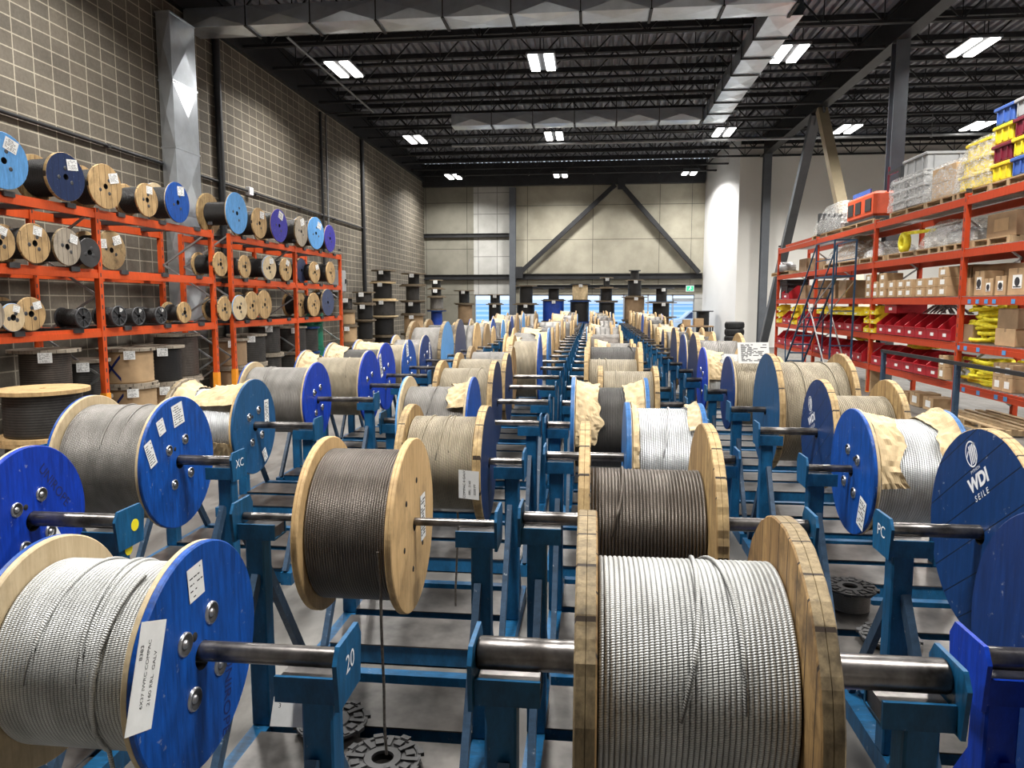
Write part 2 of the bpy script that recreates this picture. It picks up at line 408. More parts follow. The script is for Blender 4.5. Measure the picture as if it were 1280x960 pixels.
# back wall: panels above and piers beside the glazing
GX = [(-6.2, -4.3), (-3.35, 4.15)]; GT = 2.42; DX0, DX1 = 4.15, 5.25
def bwall(x0, x1, z0, z1, mat): struct(MB().box(x0, x1, YB, YB + .3, z0, z1).build('wall_back', mat))
bwall(XL, -6.25, 0, ZC, 'paneldark'); bwall(-6.25, -4.15, GT, ZC, 'panelpale'); bwall(-4.15, 6.2, GT, ZC, 'panel')
bwall(-6.25, -6.2, 0, GT, 'paneldark'); bwall(-4.3, -3.35, 0, GT, 'panel'); bwall(DX1, 6.2, 0, GT, 'panelpale')
def glazing(name, x0, x1, z0, z1, nm, trans=None):
    f = MB(); y0, y1 = YB + .05, YB + .13
    f.box(x0, x1, y0, y1, z1 - .07, z1).box(x0, x1, y0, y1, z0, z0 + .08)
    for i in range(nm + 1):
        x = x0 + (x1 - x0) * i / nm; f.box(max(x0, x - .035), min(x1, x + .035), y0, y1, z0, z1)
    if trans: f.box(x0, x1, y0, y1, trans - .03, trans + .03)
    o = struct(f.build(name, 'alu')); MB().box(x0 + .02, x1 - .02, YB + .085, YB + .095, z0 + .02, z1 - .02).build('pane', 'glass', o); return o
glazing('window_1', -6.2, -4.3, 0, GT, 2, .75); glazing('window_2', -3.35, 4.15, 0, GT, 6, .75)
glazing('window_3', DX0, DX1, 2.13, GT, 1); d = glazing('door_1', DX0 + .02, DX1 - .02, 0.01, 2.12, 1)
MB().cyl((DX0 + .12, YB + .0, 1.0), (DX1 - .12, YB + .0, 1.0), .02, 8).build('push_bar', 'alu', d)
# white drywall: jog beside the door, then the wall facing the camera
m = MB(); m.prism([(5.65, YB), (6.0, YB), (6.75, YW), (6.38, YW)], 0, ZC, 'z'); struct(m.build('wall_right', 'bluewhite'))
struct(MB().box(6.38, XR, YW - .02, YW + .25, 0, ZC).build('wall_right', 'whitewall'))
struct(MB().box(XR, XR + .3, -9.5, YW, 0, ZC).build('wall_right', 'whitewall'))
struct(MB().box(XL - .3, XR + .3, -9.8, -9.5, 0, ZC + .3).build('wall_front', 'whitewall'))
struct(MB().box(XL, XL + .14, -9.5, YB, 8.25, ZC).build('trim_1', 'black_steel'))
struct(MB().box(XL, 5.6, YB - .35, YB, 8.0, ZC).build('trim_2', 'black_steel'))
struct(MB().box(6.40, XR, YW - .12, YW - .02, 8.85, ZC).build('trim_3', 'black_steel'))
# outside, seen through the glass
struct(MB().box(-60, 60, YB + .4, 110, -.25, -.05).build('exterior_ground', 'snow'))
t = thing('exterior_building', 'pale building with blue horizontal siding outside beyond the glass door', 'building', (3, 70, -.05))
MB().box(-45, 30, 0, 10, 0, 1.9).build('siding', 'siding', t); MB().box(-45.2, 30.2, -.3, 10, 1.9, 2.3).build('parapet', 'white', t)
t = thing('parked_car', 'snow-pale parked car outside seen through the glass door', 'car', (7.4, 52, -.05))
MB().prism([(-2.1, .3), (-2.1, .8), (-1.3, .95), (-.8, 1.45), (.8, 1.45), (1.4, .95), (2.1, .85), (2.1, .3)], -.85, .85, 'y').build('car_body', 'white', t)
MB().prism([(-1.15, .97), (-.72, 1.38), (.72, 1.38), (1.25, .97)], -.87, .87, 'y').build('side_glass', 'slate', t)
for x in (-1.3, 1.3): MB().cyl((x, -.88, .32), (x, .88, .32), .32, 16).build('wheel', 'rubber', t)

# ------------------------------------------------------------------ roof steel
def joist(x0, x1, y, i, bay):
    t = thing('roof_joist', f'black open-web roof joist, {ORD[i]} from the front in the {bay} roof bay', 'joist', (x0, y, 8.3), f'open-web joists of the {bay} bay')
    L = x1 - x0
    me = cached(('jc', L), lambda: (
        MB().box(.02, L - .02, -.06, -.015, 0, .07).box(.02, L - .02, .015, .06, 0, .07).data('bottom_chord', 'black_steel'),
        MB().box(0.02, L - .02, -.07, .07, .70, .835).data('top_chord', 'black_steel'), web(L)))
    put('bottom_chord', me[0], t); put('top_chord', me[1], t); put('web', me[2], t)
def web(L):
    b = MB(); n = int(L / 1.25); s = L / n
    for k in range(n):
        b.bar((k * s, 0, .74), (k * s + s / 2, 0, .04), .035); b.bar((k * s + s / 2, 0, .04), (k * s + s, 0, .74), .035)
        b.bar((k * s + s / 2, 0, .05), (k * s + s / 2, 0, .74), .022)
    return b.data('web', 'black_steel')
js = [13.2 + 1.72 * i for i in range(15)]
for i, y in enumerate(js):
    joist(XL + .16, 7.2, y, i, 'left'); 
    if y < YW: joist(7.52, XR, y, i, 'right')
def ibeam(m, x, y0, y1, z0, z1, w=.3):
    m.box(x - w / 2, x + w / 2, y0, y1, z0, z0 + .03).box(x - w / 2, x + w / 2, y0, y1, z1 - .03, z1).box(x - .012, x + .012, y0, y1, z0 + .03, z1 - .03); return m
tag(ibeam(MB(), 7.36, 2, YW - .1, 8.28, 9.13, .34).build('roof_girder', 'black_steel'), 'deep dark steel girder running front to back over the right-hand columns', 'girder')
def hcol(x, y, h, label, z0=0, w=.32):
    t = thing('steel_column', label, 'column', (x, y, z0))
    m = MB().box(-w / 2, w / 2, -w / 2, -w / 2 + .025, 0.02, h).box(-w / 2, w / 2, w / 2 - .025, w / 2, 0.02, h).box(-.012, .012, -w / 2 + .025, w / 2 - .025, 0.02, h)
    m.build('shaft', 'grey_steel', t); MB().box(-w * .8, w * .8, -w * .8, w * .8, 0, .02).build('base_plate', 'grey_steel', t); return t
hcol(7.36, 19.5, 8.27, 'tall grey steel column rising behind the right racking near the grey totes')
hcol(7.36, 33.2, 8.27, 'far grey steel column in front of the white wall near the tyre stack')
hcol(-4.15, YB - .25, 7.9, 'dark steel column against the back wall between two windows')
for a, b, mt, lb in (((7.36, 32.85, .1), (7.36, 26.35, 8.25), 'grey_steel', 'dark diagonal brace leaning up from the far right column to the girder'), ((7.36, 19.9, .1), (7.36, 25.75, 8.25), 'tan_steel', 'tan diagonal brace running down behind the right racking')):
    t = thing('diagonal_brace', lb, 'brace', (0, 0, 0)); MB().bar(a, b, .30, .26).build('tube', mt, t)
    v = Vector(b) - Vector(a); MB().bar(Vector(b) - v * .03, Vector(b) + Vector((0, 0, .04)), .06, .5).build('gusset_plate', 'grey_steel', t)
for a, b, lb in (((-3.8, 38.7, 3.5), (1.1, 38.7, 7.95), 'left leg of the dark chevron brace on the back wall'), ((1.4, 38.7, 7.95), (5.4, 38.7, 3.5), 'right leg of the dark chevron brace on the back wall')):
    t = thing('chevron_brace', lb, 'brace'); MB().bar(a, b, .22, .22).build('tube', 'black_steel', t); MB().box(a[0] - .17, a[0] + .2, 38.56, 38.6, a[2] - .25, a[2] + .35).build('gusset_plate', 'black_steel', t)
for x0, x1, z, h, lb in ((-3.95, 5.6, 3.2, .28, 'long dark wall beam across the back wall above the windows'), (XL, -4.35, 3.2, .26, 'dark wall beam left of the back wall column at window head height'), (XL, -4.35, 5.4, .2, 'dark upper wall beam on the left of the back wall'), (-3.95, 5.6, 2.75, .16, 'slim dark beam just above the window heads')):
    t = thing('wall_beam', lb, 'beam', (0, 0, z)); m = MB(); yy = YB - .16
    m.box(x0, x1, yy, yy + .14, h - .025, h).box(x0, x1, yy, yy + .14, 0, .025).box(x0, x1, yy + .06, yy + .09, .025, h - .025); m.build('beam_section', 'black_steel', t)
# ---- ducts with cross-broken panels
def duct(label, p0, n, step, axis, w, h):
    t = thing('air_duct', label, 'duct', p0)
    for i in range(n):
        m = MB(); a, b = i * step, (i + 1) * step - .012
        def P(l, u, v): return {'x': (l, u, v), 'y': (u, l, v), 'z': (u, v, l)}[axis]
        c4 = [(-w / 2, -h / 2), (w / 2, -h / 2), (w / 2, h / 2), (-w / 2, h / 2)]
        for k in range(4):
            (u0, v0), (u1, v1) = c4[k], c4[(k + 1) % 4]; nu, nv = (v1 - v0), -(u1 - u0); L = math.hypot(nu, nv)
            ctr = P((a + b) / 2, (u0 + u1) / 2 + nu / L * .04, (v0 + v1) / 2 + nv / L * .04)
            q = [P(a, u0, v0), P(b, u0, v0), P(b, u1, v1), P(a, u1, v1), ctr]
            m.add(q, [(0, 1, 4), (1, 2, 4), (2, 3, 4), (3, 0, 4)])
        e = .012
        for s0 in (b - .02, ):
            m.box(*[x for l, r in zip(P(s0, -w / 2 - e, -h / 2 - e), P(s0 + .032, w / 2 + e, h / 2 + e)) for x in (min(l, r), max(l, r))])
        m.build('duct_section', 'duct', t)
        if axis != 'z':
            g = MB(); l = b - .01
            for u in (-w / 2 - .03, w / 2 + .03): g.bar(P(l, u, -h / 2 - .03), P(l, u, 9.17 - p0[2]), .02)
            x0, x1 = P(l - .03, -w / 2 - .05, -h / 2 - .035), P(l + .03, w / 2 + .05, -h / 2 - .01)
            g.box(*[x for q, r in zip(x0, x1) for x in (min(q, r), max(q, r))]); g.build('hanger', 'black_steel', t)
    return t
duct('long galvanised duct crossing the hall high in the foreground', (-8.8, 16.07, 8.07), 9, 1.42, 'x', .68, .40)
duct('galvanised duct running away from the camera at the ceiling on the right', (3.9, 16.42, 8.07), 7, 1.33, 'y', .70, .40)
duct('second galvanised cross duct further back below the joists', (-4.75, 25.4, 8.07), 6, 1.375, 'x', .62, .40)
duct('galvanised riser duct standing upright against the left block wall', (-8.69, 15.2, 1.2), 5, 1.33, 'z', .30, .94)
# wall pilaster strip and pipes
def pipe(label, pts, r, mat, name='pipe', clips=()):
    t = thing(name, label, 'pipe'); P = []
    MB().tube(pts, r, 10).build('tube', mat, t)
    for c in clips: (MB().cbox(c, (.09, .09, .06)) if 'sprinkler' not in name else MB().cbox((c[0], c[1], 7.95), (.05, .15, .15)).bar((c[0], c[1], 8.02), (c[0], c[1], 9.14), .014)).build('clamp', mat, t)
pipe('thick black vertical pipe on the left wall just beyond the riser duct', [(XL + .1, 17.1, 0.02), (XL + .1, 17.1, 8.2)], .085, 'black_steel', clips=[(XL + .07, 17.1, z) for z in (3, 5, 7)])
pipe('black horizontal conduit running the length of the left block wall', [(XL + .06, -4, 4.85), (XL + .06, 28.6, 4.85)], .03, 'black_steel', 'conduit', clips=[(XL + .045, y, 4.85) for y in range(4, 28, 3)])
tag(MB().cbox((XL + .07, 18.6, 4.85), (.13, .2, .2), bev=.01).build('junction_box', 'white'), 'small pale junction box on the horizontal conduit of the left wall', 'electrical box')
pipe('pale conduit dropping down the left wall from the roof', [(-7.2, 17.4, 8.2), (-7.2, 24.3, 8.2), (XL + .1, 24.35, 8.2), (XL + .06, 24.38, 8.1), (XL + .06, 24.38, 2.7)], .03, 'conduit', 'conduit')
pipe('dark conduit beside the pale one on the left wall', [(XL + .06, 23.9, 8.15), (XL + .06, 23.9, 2.7)], .045, 'black_steel', 'conduit')
pipe('black vertical pipe on the left wall farthest towards the back', [(XL + .08, 28.2, 0.02), (XL + .08, 28.2, 8.2)], .075, 'black_steel')
pipe('sprinkler main crossing the whole hall under the joists', [(-5.4, 28.6, 7.95), (XR - .1, 28.6, 7.95)], .055, 'conduit', 'sprinkler_pipe', clips=[(x, 28.6, 8.02) for x in range(-4, 20, 4)])
pipe('rear sprinkler branch pipe under the last joists', [(-6.4, 35.0, 7.95), (5.2, 35.0, 7.95)], .045, 'black_steel', 'sprinkler_pipe', clips=[(x, 35.0, 8) for x in range(-6, 6, 3)])
t = thing('electrical_cabinet', 'grey electrical disconnect cabinet on the left wall beyond the racking', 'electrical box', (XL + .16, 25.0, 2.35))
MB().box(-.15, .15, -.28, .28, 0, .75, bev=.015).build('cabinet_body', 'greytote', t); MB().box(.15, .165, -.24, .24, .04, .71).build('cabinet_door', 'greytote', t); MB().box(.165, .21, .14, .2, .3, .45).build('switch_handle', 'plastic', t)

# ------------------------------------------------------------------ lamps
def lamp(x, y, z, label, on=True):
    t = thing('high_bay_light', label, 'ceiling light', (x, y, z), 'high bay lights')
    def mk():
        h = MB().box(-.36, .36, -.66, .66, .03, .09, bev=.01).data('housing', 'grey_steel')
        p = MB().box(-.31, -.085, -.62, .62, -.005, .03).data('diffuser', 'lamp'); q = MB().box(.085, .31, -.62, .62, -.005, .03).data('diffuser', 'lamp')
        g = MB().bar((0, -.5, .09), (0, -.5, 1.11), .015).bar((0, .5, .09), (0, .5, 1.11), .015).box(-.2, .2, -.54, -.46, 1.11, 1.125).box(-.2, .2, .46, .54, 1.11, 1.125).data('suspension', 'black_steel'); return h, p, q, g
    h, p, q, g = cached('lamp', mk)
    put('housing', h, t); put('diffuser', p, t); put('diffuser', q, t); put('suspension', g, t)
    L = cached('lampdata', lambda: bpy.data.lights.new('lamp_light', 'AREA')); L.shape = 'RECTANGLE'; L.size = .6; L.size_y = 1.25; L.energy = LAMP_W; L.spread = 2.6; L.color = (1, .97, .92)
    lo = bpy.data.objects.new('lamp_light', L); COL.objects.link(lo); lo.parent = t; lo.location = (0, 0, -.03)
colw = ['left', 'middle', 'right', 'right-hand side aisle', 'far right'];
for ci, x in enumerate((-6.5, -1.33, 4.72, 8.95, 13.25)):
    for ri, y in enumerate((2.8, 11.1, 19.4, 27.75, 36.0)):
        if ci > 2 and y > 32: continue
        lamp(x - (.12 * (ri - 2)), y, 8.02, f'bright twin-panel high bay light, {ORD[ri]} row of the {colw[ci]} line of lights')

# ------------------------------------------------------------------ reel stands
SADZ = 1.035
def stand(xl, xr, y, label, grp, simple=False, mat='stand', marks=None, hi=False):
    """blue steel stand: two posts with saddles, A-braces, base rails, cross channels and a plate"""
    t = thing('reel_stand', label, 'stand', ((xl + xr) / 2, y, 0), grp); hw = (xr - xl) / 2
    r3 = round(hw, 3)
    for sd in (-1, 1):
        X = sd * hw
        def mk(sd=sd):
            d = {}
            d['base_rail'] = MB().box(-.04, .04, -.515, .515, 0.0, .09).data('base_rail', mat)
            d['post'] = MB().box(-.042, .042, -.042, .042, .09, SADZ - .07, bev=.006).data('post', mat)
            xa, xb = sorted((sd * .065, -sd * .105)); m = MB().box(xa, xb, -.062, .062, SADZ - .07, SADZ - .062).box(xa, xb, -.062, -.052, SADZ - .062, SADZ).box(xa, xb, .052, .062, SADZ - .062, SADZ).box(xa + .004, xb - .004, -.052, .052, SADZ - .062, SADZ - .014, 1)
            d['saddle'] = m.data('saddle', [mat, 'darksteel'])
            d['end_plate'] = MB().prism([(-.085, SADZ - .075), (.085, SADZ - .075), (.1, SADZ + .055), (.075, SADZ + .095), (-.075, SADZ + .095), (-.1, SADZ + .055)], sd * .066, sd * .078).data('end_plate', mat)
            d['brace'] = MB().bar((sd * -.01, .045, .80), (sd * -.01, .50, .095), .05, .03, up=(1, 0, 0)).data('brace', 'standnavy' if mat == 'stand' else mat)
            d['brace2'] = MB().bar((sd * -.01, -.045, .80), (sd * -.01, -.50, .095), .05, .03, up=(1, 0, 0)).data('brace', 'standnavy' if mat == 'stand' else mat)
            return d
        d = cached(('st', sd, mat), mk)
        put('base_rail', d['base_rail'], t, (X, 0, 0)); put('post', d['post'], t, (X, 0, 0))
        s = put('saddle', d['saddle'], t, (X, 0, 0)); e = put('end_plate', d['end_plate'], s)
        put('brace', d['brace'], t, (X, 0, 0)); put('brace', d['brace2'], t, (X, 0, 0))
        if marks and sd in marks:
            b = MB(); tm = lettering(marks[sd]); k = .07
            mt = Matrix.Translation((sd * .0795, 0, SADZ + .02)) @ Matrix(((0, 0, sd), (sd, 0, 0), (0, 1, 0))).to_4x4() @ Matrix.Scale(k, 4)
            b.mesh(tm, mt); b.build('painted_mark', 'white', s)
            if sd < 0 or True:
                pass
    if not simple:
        c = cached(('cc', r3, mat), lambda: MB().box(-hw + .04, hw - .04, -.03, .03, .01, .112).data('cross_channel', mat))
        for yy in (-.46, .0, .46): put('cross_channel', c, t, (0, yy, 0))
        p = cached(('pan', r3), lambda: MB().box(-hw + .04, hw - .04, -.185, .185, .1125, .119, bev=0).data('floor_plate', 'pan'))
        for yy in (-.312, .148): put('floor_plate', p, t, (0, yy, 0))
    return t
def axle(xl, xr, y, r, label, grp, mat='darksteel'):
    z = SADZ + r + .001
    o = cached(('ax', round(xr - xl, 3), r, mat), lambda: (lambda L: MB().lathe([(-L / 2, r * .55), (-L / 2, r * .96), (-L / 2 + .006, r), (-L * .5 + .16, r), (-L * .5 + .165, r * .97), (-L * .5 + .22, r * .97), (-L * .5 + .225, r), (L / 2 - .006, r), (L / 2, r * .96), (L / 2, r * .55)], 24, closed=True).data('axle_bar', mat))(xr - xl))
    a = put('axle_bar', o, None, ((xl + xr) / 2, y, z)); tag(a, label, 'axle bar', grp); return z

# ------------------------------------------------------------------ reels
#            outer paint, outer half of rim, inner half of rim, inner face, thickness, edge roughness
FST = {'cobalt': ('cobalt', 'cobalt', 'plypale', 'plypale', .034, 0), 'cobalt2': ('cobalt2', 'cobalt2', 'plypale', 'plypale', .034, 0),
       'ply': ('ply', 'ply', 'ply', 'ply', .03, 0), 'pale': ('plypale', 'sky', 'plypale', 'plypale', .03, 0), 'plank': ('plank', 'rimgrey', 'rimgrey', 'plank', .05, .006),
       'plank2': ('plank2', 'rimwood', 'rimwood', 'plank2', .046, .006), 'navy': ('navy', 'rimwood', 'rimwood', 'plank2', .05, .003), 'navyply': ('navyply', 'navyply', 'plypale', 'plypale', .034, 0),
       'wik': ('blueplank', 'rimwood', 'rimwood', 'plank2', .05, .003), 'teal': ('teal', 'teal', 'ply', 'ply', .034, 0), 'tealw': ('teal', 'rimwood', 'rimwood', 'plank2', .05, .003),
       'sky': ('sky', 'sky', 'ply', 'plank2', .035, 0), 'skyold': ('sky', 'rimgrey', 'rimgrey', 'plank', .06, .006), 'slate': ('slate', 'rimgrey', 'rimgrey', 'plank', .05, .004), 'far': ('rwood', 'rwood', 'rwood', 'rwood', .045, .004),
       'board': ('plyboard', 'plyboard', 'plyboard', 'plyboard', .034, .004), 'mid': ('midblue', 'midblue', 'midblue', 'plypale', .034, 0), 'violet': ('violet', 'violet', 'ply', 'ply', .03, 0), 'osb': ('osb', 'osb', 'osb', 'osb', .03, .006), 'grey': ('greywood', 'rimgrey', 'rimgrey', 'greywood', .034, .003), 'plastic': ('plastic', 'plastic', 'plastic', 'plastic', .02, 0)}
def flange_mesh(R, rh, st, sd, seg):
    o, ro, ri, inn, t, j = FST[st]
    def mk():
        pr = [(0, rh), (0, R - .004), (sd * .004, R), (sd * t * .48, R), (sd * t * .5, R - .003), (sd * t * .52, R), (sd * (t - .004), R), (sd * t, R - .004), (sd * t, rh)]
        return MB().lathe(pr, seg, mi=[0, 0, 1, 1, 2, 2, 2, 3, 4], closed=True, sm=False, jit=j).data('flange', [inn, ri, ro, o, 'hole'])
    return cached(('fl', round(R, 2), round(rh, 3), st, sd, seg), mk)
def rope_mesh(r, L, d, seg, mat, rin, pp=6):
    def mk():
        n = max(3, int(L / d)); dd = L / n; pr = []; uv = []
        if pp:
            for i in range(n):
                for k in range(pp):
                    a = PI * k / pp; pr.append((-L / 2 + dd * (i + .5 - .5 * math.cos(a)), r - d * .5 + d * .5 * math.sin(a))); uv.append(i + (k + .001) / (pp + .002) if k else i + .001)
        else:
            for i in range(n + 1): pr.append((-L / 2 + dd * i, r)); uv.append(i)
        pr.append((L / 2, r - (d * .5 if pp else 0))); uv.append(uv[-1]); pr += [(L / 2, rin), (-L / 2, rin)]; uv += [0, 0]
        return MB().lathe(pr, seg, closed=True, uvw=uv).data('rope_winding', mat)
    return cached(('rp', round(r, 2), round(L, 2), round(d, 4), seg, mat, pp), mk)
def loose_wraps(r, L, d, mat, n, parent, seed):
    rn = random.Random(seed)
    for k in range(n):
        x0 = rn.uniform(-.3, .38) * L; sl = rn.choice((-1, 1)) * rn.uniform(.12, .3) * L; a0 = rn.uniform(2.6, 3.2) ; a1 = a0 - rn.uniform(3.2, 4.3)
        pts = []
        for i in range(33):
            q = i / 32; a = a0 + (a1 - a0) * q; e = min(1, 8 * q, 8 * (1 - q)); xx = x0 + sl * (q - .5) * 1.1 + .012 * math.sin(7 * q)
            pts.append((max(-L * .49, min(L * .49, xx)), math.cos(a) * (r + d * .28 * e - d * .3 * (1 - e)), math.sin(a) * (r + d * .28 * e - d * .3 * (1 - e))))
        MB().tube(pts, d * .5, 8).build('loose_wrap', mat, parent)
def paper_wrap(r, x0, x1, a0, a1, parent, seed, flare=0., mat='kraft', nx=14, na=56, jag=.35, name='paper_wrap'):
    """crumpled kraft paper round the drum; x1 end is torn, flare lifts the x0 end against the flange"""
    m = MB(); vs = []
    for i in range(na + 1):
        a = a0 + (a1 - a0) * i / na
        e = x1 + (x1 - x0) * jag * (noise.noise((a * 1.6, seed, 0)) + .5 * noise.noise((a * 5, seed, 3)))
        for k in range(nx + 1):
            q = k / nx; x = x0 + (e - x0) * q
            rr = r + .010 + flare * (1 - q) ** 1.6 + .016 * abs(noise.noise((x * 16, a * 4, seed))) + .012 * noise.noise((x * 34, a * 9, seed + 5)) + .03 * max(0, noise.noise((a * 2.2, seed, 8))) * q
            vs.append((x, rr * math.cos(a), rr * math.sin(a)))
    w = nx + 1
    fs = [(i * w + k, i * w + k + 1, (i + 1) * w + k + 1, (i + 1) * w + k) for i in range(na) for k in range(nx)]
    m.add(vs, fs, 0, False); o = m.build(name, mat, parent); md = o.modifiers.new('thickness', 'SOLIDIFY'); md.thickness = .0015; return o
def facing(sd, x, y, z, rot, k=1.):
    """matrix for things lying on a flange face: local X right, local Y up as read from outside"""
    return Matrix.Translation((x, y, z)) @ Matrix(((0, 0, sd), (sd, 0, 0), (0, 1, 0))).to_4x4() @ Matrix.Rotation(rot, 4, 'Z') @ Matrix.Scale(k, 4)
def label_mesh(wd, ht, lines=None, seed=0, curl=0.):
    """paper sheet lying in local XY with printed lines"""
    b = MB(); rn = random.Random(seed); n = 6
    vs = [(-wd / 2 + wd * i / n, s * ht / 2, .0015 + curl * (i / n) ** 2) for s in (-1, 1) for i in range(n + 1)]
    b.add(vs, [(i, i + 1, n + 2 + i, n + 1 + i) for i in range(n)], 0); b.add([(x, y, z - .001) for x, y, z in vs], [(n + 1 + i, n + 2 + i, i + 1, i) for i in range(n)], 0)
    if lines:
        for (txt, x, y, k) in lines: b.mesh(lettering(txt), Matrix.Translation((x * wd, y * ht, .0022)) @ Matrix.Scale(k * ht, 4), 1)
    else:
        rows = max(3, int(ht / .016))
        for r in range(rows):
            y = ht * (.38 - .76 * r / (rows - 1)); x = -wd * .4
            while x < wd * .3:
                L = wd * rn.uniform(.06, .22)
                if rn.random() < .72: b.box(x, min(wd * .42, x + L), y - ht * .018, y + ht * .018, .0018, .0022, 1)
                x += L + wd * .05
    return b
def reel(label, Y, xl, xr, R, fl, fr, rp, group, rr=.82, d=.012, q=2, ar=.025, wraps=0, saddle=None, rz=0., name='wire_rope_reel', washers=(), seed=1, zc=None):
    """one reel with its flanges on the axle line; q is the level of detail"""
    rh = ar + .012; zc = SADZ + ar - .011 if zc is None else zc
    t = thing(name, label, 'reel', ((xl + xr) / 2, Y, zc), group); hw = (xr - xl) / 2
    seg = (24, 36, 72, 96)[q]; out = {}
    for sd, st in ((-1, fl), (1, fr)):
        tk = FST[st][4]; f = put('flange', flange_mesh(R, rh, st, sd, seg), t, (sd * (hw - tk), 0, 0)); out[sd] = (f, tk)
        if sd in washers:
            for a in (.9, 2.25, 4.0, 5.4):
                wm = cached(('wash', sd), lambda: MB().lathe([(0, .032), (sd * .006, .031), (sd * .008, .027), (sd * .002, .020), (sd * .002, .012), (sd * .007, .010), (sd * .008, .0)], 20, mi=[0, 0, 1, 1, 0, 0]).data('bolt_washer', ['washer', 'darkbar']))
                put('bolt_washer', wm, f, (sd * tk, R * .36 * math.cos(a + .2), R * .36 * math.sin(a + .2)))
            if R > .2: put('peg_hole', cached(('peg', sd), lambda: MB().lathe([(0, .013), (sd * .0015, .012), (sd * .0016, 0)], 14).data('peg_hole', 'hole')), f, (sd * tk, R * -.12, R * .22))
    L = 2 * hw - out[-1][1] - out[1][1] - .008; cx = (out[-1][1] - out[1][1]) / 2
    ro = put('rope_winding', rope_mesh(R * rr, L, d, (24, 36, 64, 96)[q], rp, rh, 0 if q == 0 else (4 if q == 1 else 6)), t, (cx, 0, 0))
    if wraps: loose_wraps(R * rr, L, d, rp, wraps, ro, seed * 13 + 1)
    out['t'] = t; out['rope'] = ro; out['r'] = R * rr; out['L'] = L; return out
def stick(info, sd, y, z, rot, mb, name='paper_label', mats=('paper', 'ink')):
    f, tk = info[sd]; m = MB(); m.v = [tuple(facing(sd, sd * (tk + .001), y, z, rot) @ Vector(p)) for p in mb.v]; m.f = mb.f; m.mi = mb.mi; m.sm = mb.sm; m.uv = mb.uv
    return m.build(name, list(mats), f)
def on_face(info, sd, px, py_):
    """where a photo point falls on the outer face of a flange, in the reel's own y, z"""
    t = info['t']; f, tk = info[sd]; p = onX(px, py_, t.location.x + f.location.x + sd * tk); return p.y - t.location.y, p.z - t.location.z
def print_on(info, sd, body, y, z, rot, k, mat='inkblue', bold=0., space=1.):
    b = MB(); b.mesh(lettering(body, 1, bold, space), Matrix.Scale(k, 4)); return stick(info, sd, y, z, rot, b, 'lettering', (mat,))

ROWS = {'A': (-3.28, -2.14, 'far left row'), 'B': (-1.47, -.46, 'row left of the gap'), 'C': (-.205, .80, 'row right of the gap'), 'D': (1.285, 2.52, 'right-hand row')}
YS = {'A': [2.87, 4.08, 5.36, 6.9, 8.1, 9.25, 10.4, 11.7, 12.9, 14.1], 'B': [1.80, 3.05, 4.28, 5.70, 6.90, 8.10, 9.25, 10.5, 11.7, 12.9],
      'C': [1.84, 3.12, 4.45, 5.62, 6.86, 8.10, 9.25, 10.4, 11.6, 12.8], 'D': [1.98, 3.12, 4.30, 5.50, 6.62, 7.95, 9.15, 10.3, 11.5, 12.7]}
def apex(row, i, px, py_):
    """photo point at the top of a flange rim -> (x, radius) on the axle plane of that place in the row"""
    p = onY(px, py_, YS[row][i]); return p.x, p.z - 1.05
def place(row, i, label, la, ra, fl, fr, rp, R=None, ar=.025, sx=(0, 0), marks=None, stmat='stand', **kw):
    x0, r0 = apex(row, i, *la); x1, r1 = apex(row, i, *ra); Y = YS[row][i]; R = R or (r0 + r1) / 2
    x0 -= .02; x1 += .02
    a, b, rn = ROWS[row]; a += sx[0]; b += sx[1]
    if i > 6: x0 = max(x0, a + .1); x1 = min(x1, b - .1)
    a = min(a, x0 - .125); b = max(b, x1 + .125)
    info = reel(label, Y, x0, x1, R, fl, fr, rp, 'wire rope reels on stands', ar=ar, **kw)
    short = f'{ORD[i]} reel from the front, {rn}'
    axle(a - .062, b + .062, Y, ar, f'steel axle bar through the {short}', 'axle bars')
    info['stand'] = stand(a, b, Y, f'blue stand under the {short}', 'blue reel stands', marks=marks, mat=stmat)
    return info
# --- row B: left of the gap
I = place('B', 0, 'nearest left reel, cobalt blue flange with two white labels, bright galvanised rope', (58, 680), (238, 676), 'cobalt', 'cobalt', 'galv', d=.0098, q=3, ar=.027, sx=(-.3, -.245), wraps=3, washers=(1,), seed=3, rr=.79, marks={1: '20'})
B0 = I
y, z = on_face(I, 1, 182, 845)
stick(I, 1, y, z, 1.22, label_mesh(.25, .105, [('8383', .22, .33, .17), ('6X37 IWRC COMPAC', .02, .06, .155), ('2160 RRL  GALV', -.03, -.22, .17)]))
y, z = on_face(I, 1, 244, 727); stick(I, 1, y, z, .08, label_mesh(.075, .092, None, 5))
y, z = on_face(I, 1, 284, 868); print_on(I, 1, 'UNIROPE', y, z, -1.75, .055)
I = place('B', 1, 'natural plywood reel left of the gap wound with dark oiled rope', (408, 546), (511, 545), 'ply', 'ply', 'dark', d=.0105, q=3, ar=.0175, wraps=0, rr=.86, seed=5)
B1 = I
for dz in (-.16, .08): 
    y, z = on_face(I, 1, 508, 650 + 100 * (dz > 0)); 
for k in range(6):
    a = k * 1.05 + .3; put('peg_hole', cached(('peg', 1), lambda: MB().lathe([(0, .013), (.0015, .012), (.0016, 0)], 14).data('peg_hole', 'hole')), I[1][0], (.0305, .19 * math.cos(a), .19 * math.sin(a)))
y, z = on_face(I, 1, 527, 647); stick(I, 1, y + .02, z, .02, label_mesh(.09, .21, None, 9))
I = place('B', 2, 'worn navy flanged reel left of the gap with a hanging card and yellowish rope', (513, 506), (607, 505), 'plank2', 'navy', 'beige', d=.010, q=2, ar=.021, wraps=3, rr=.80, seed=6); B2 = I
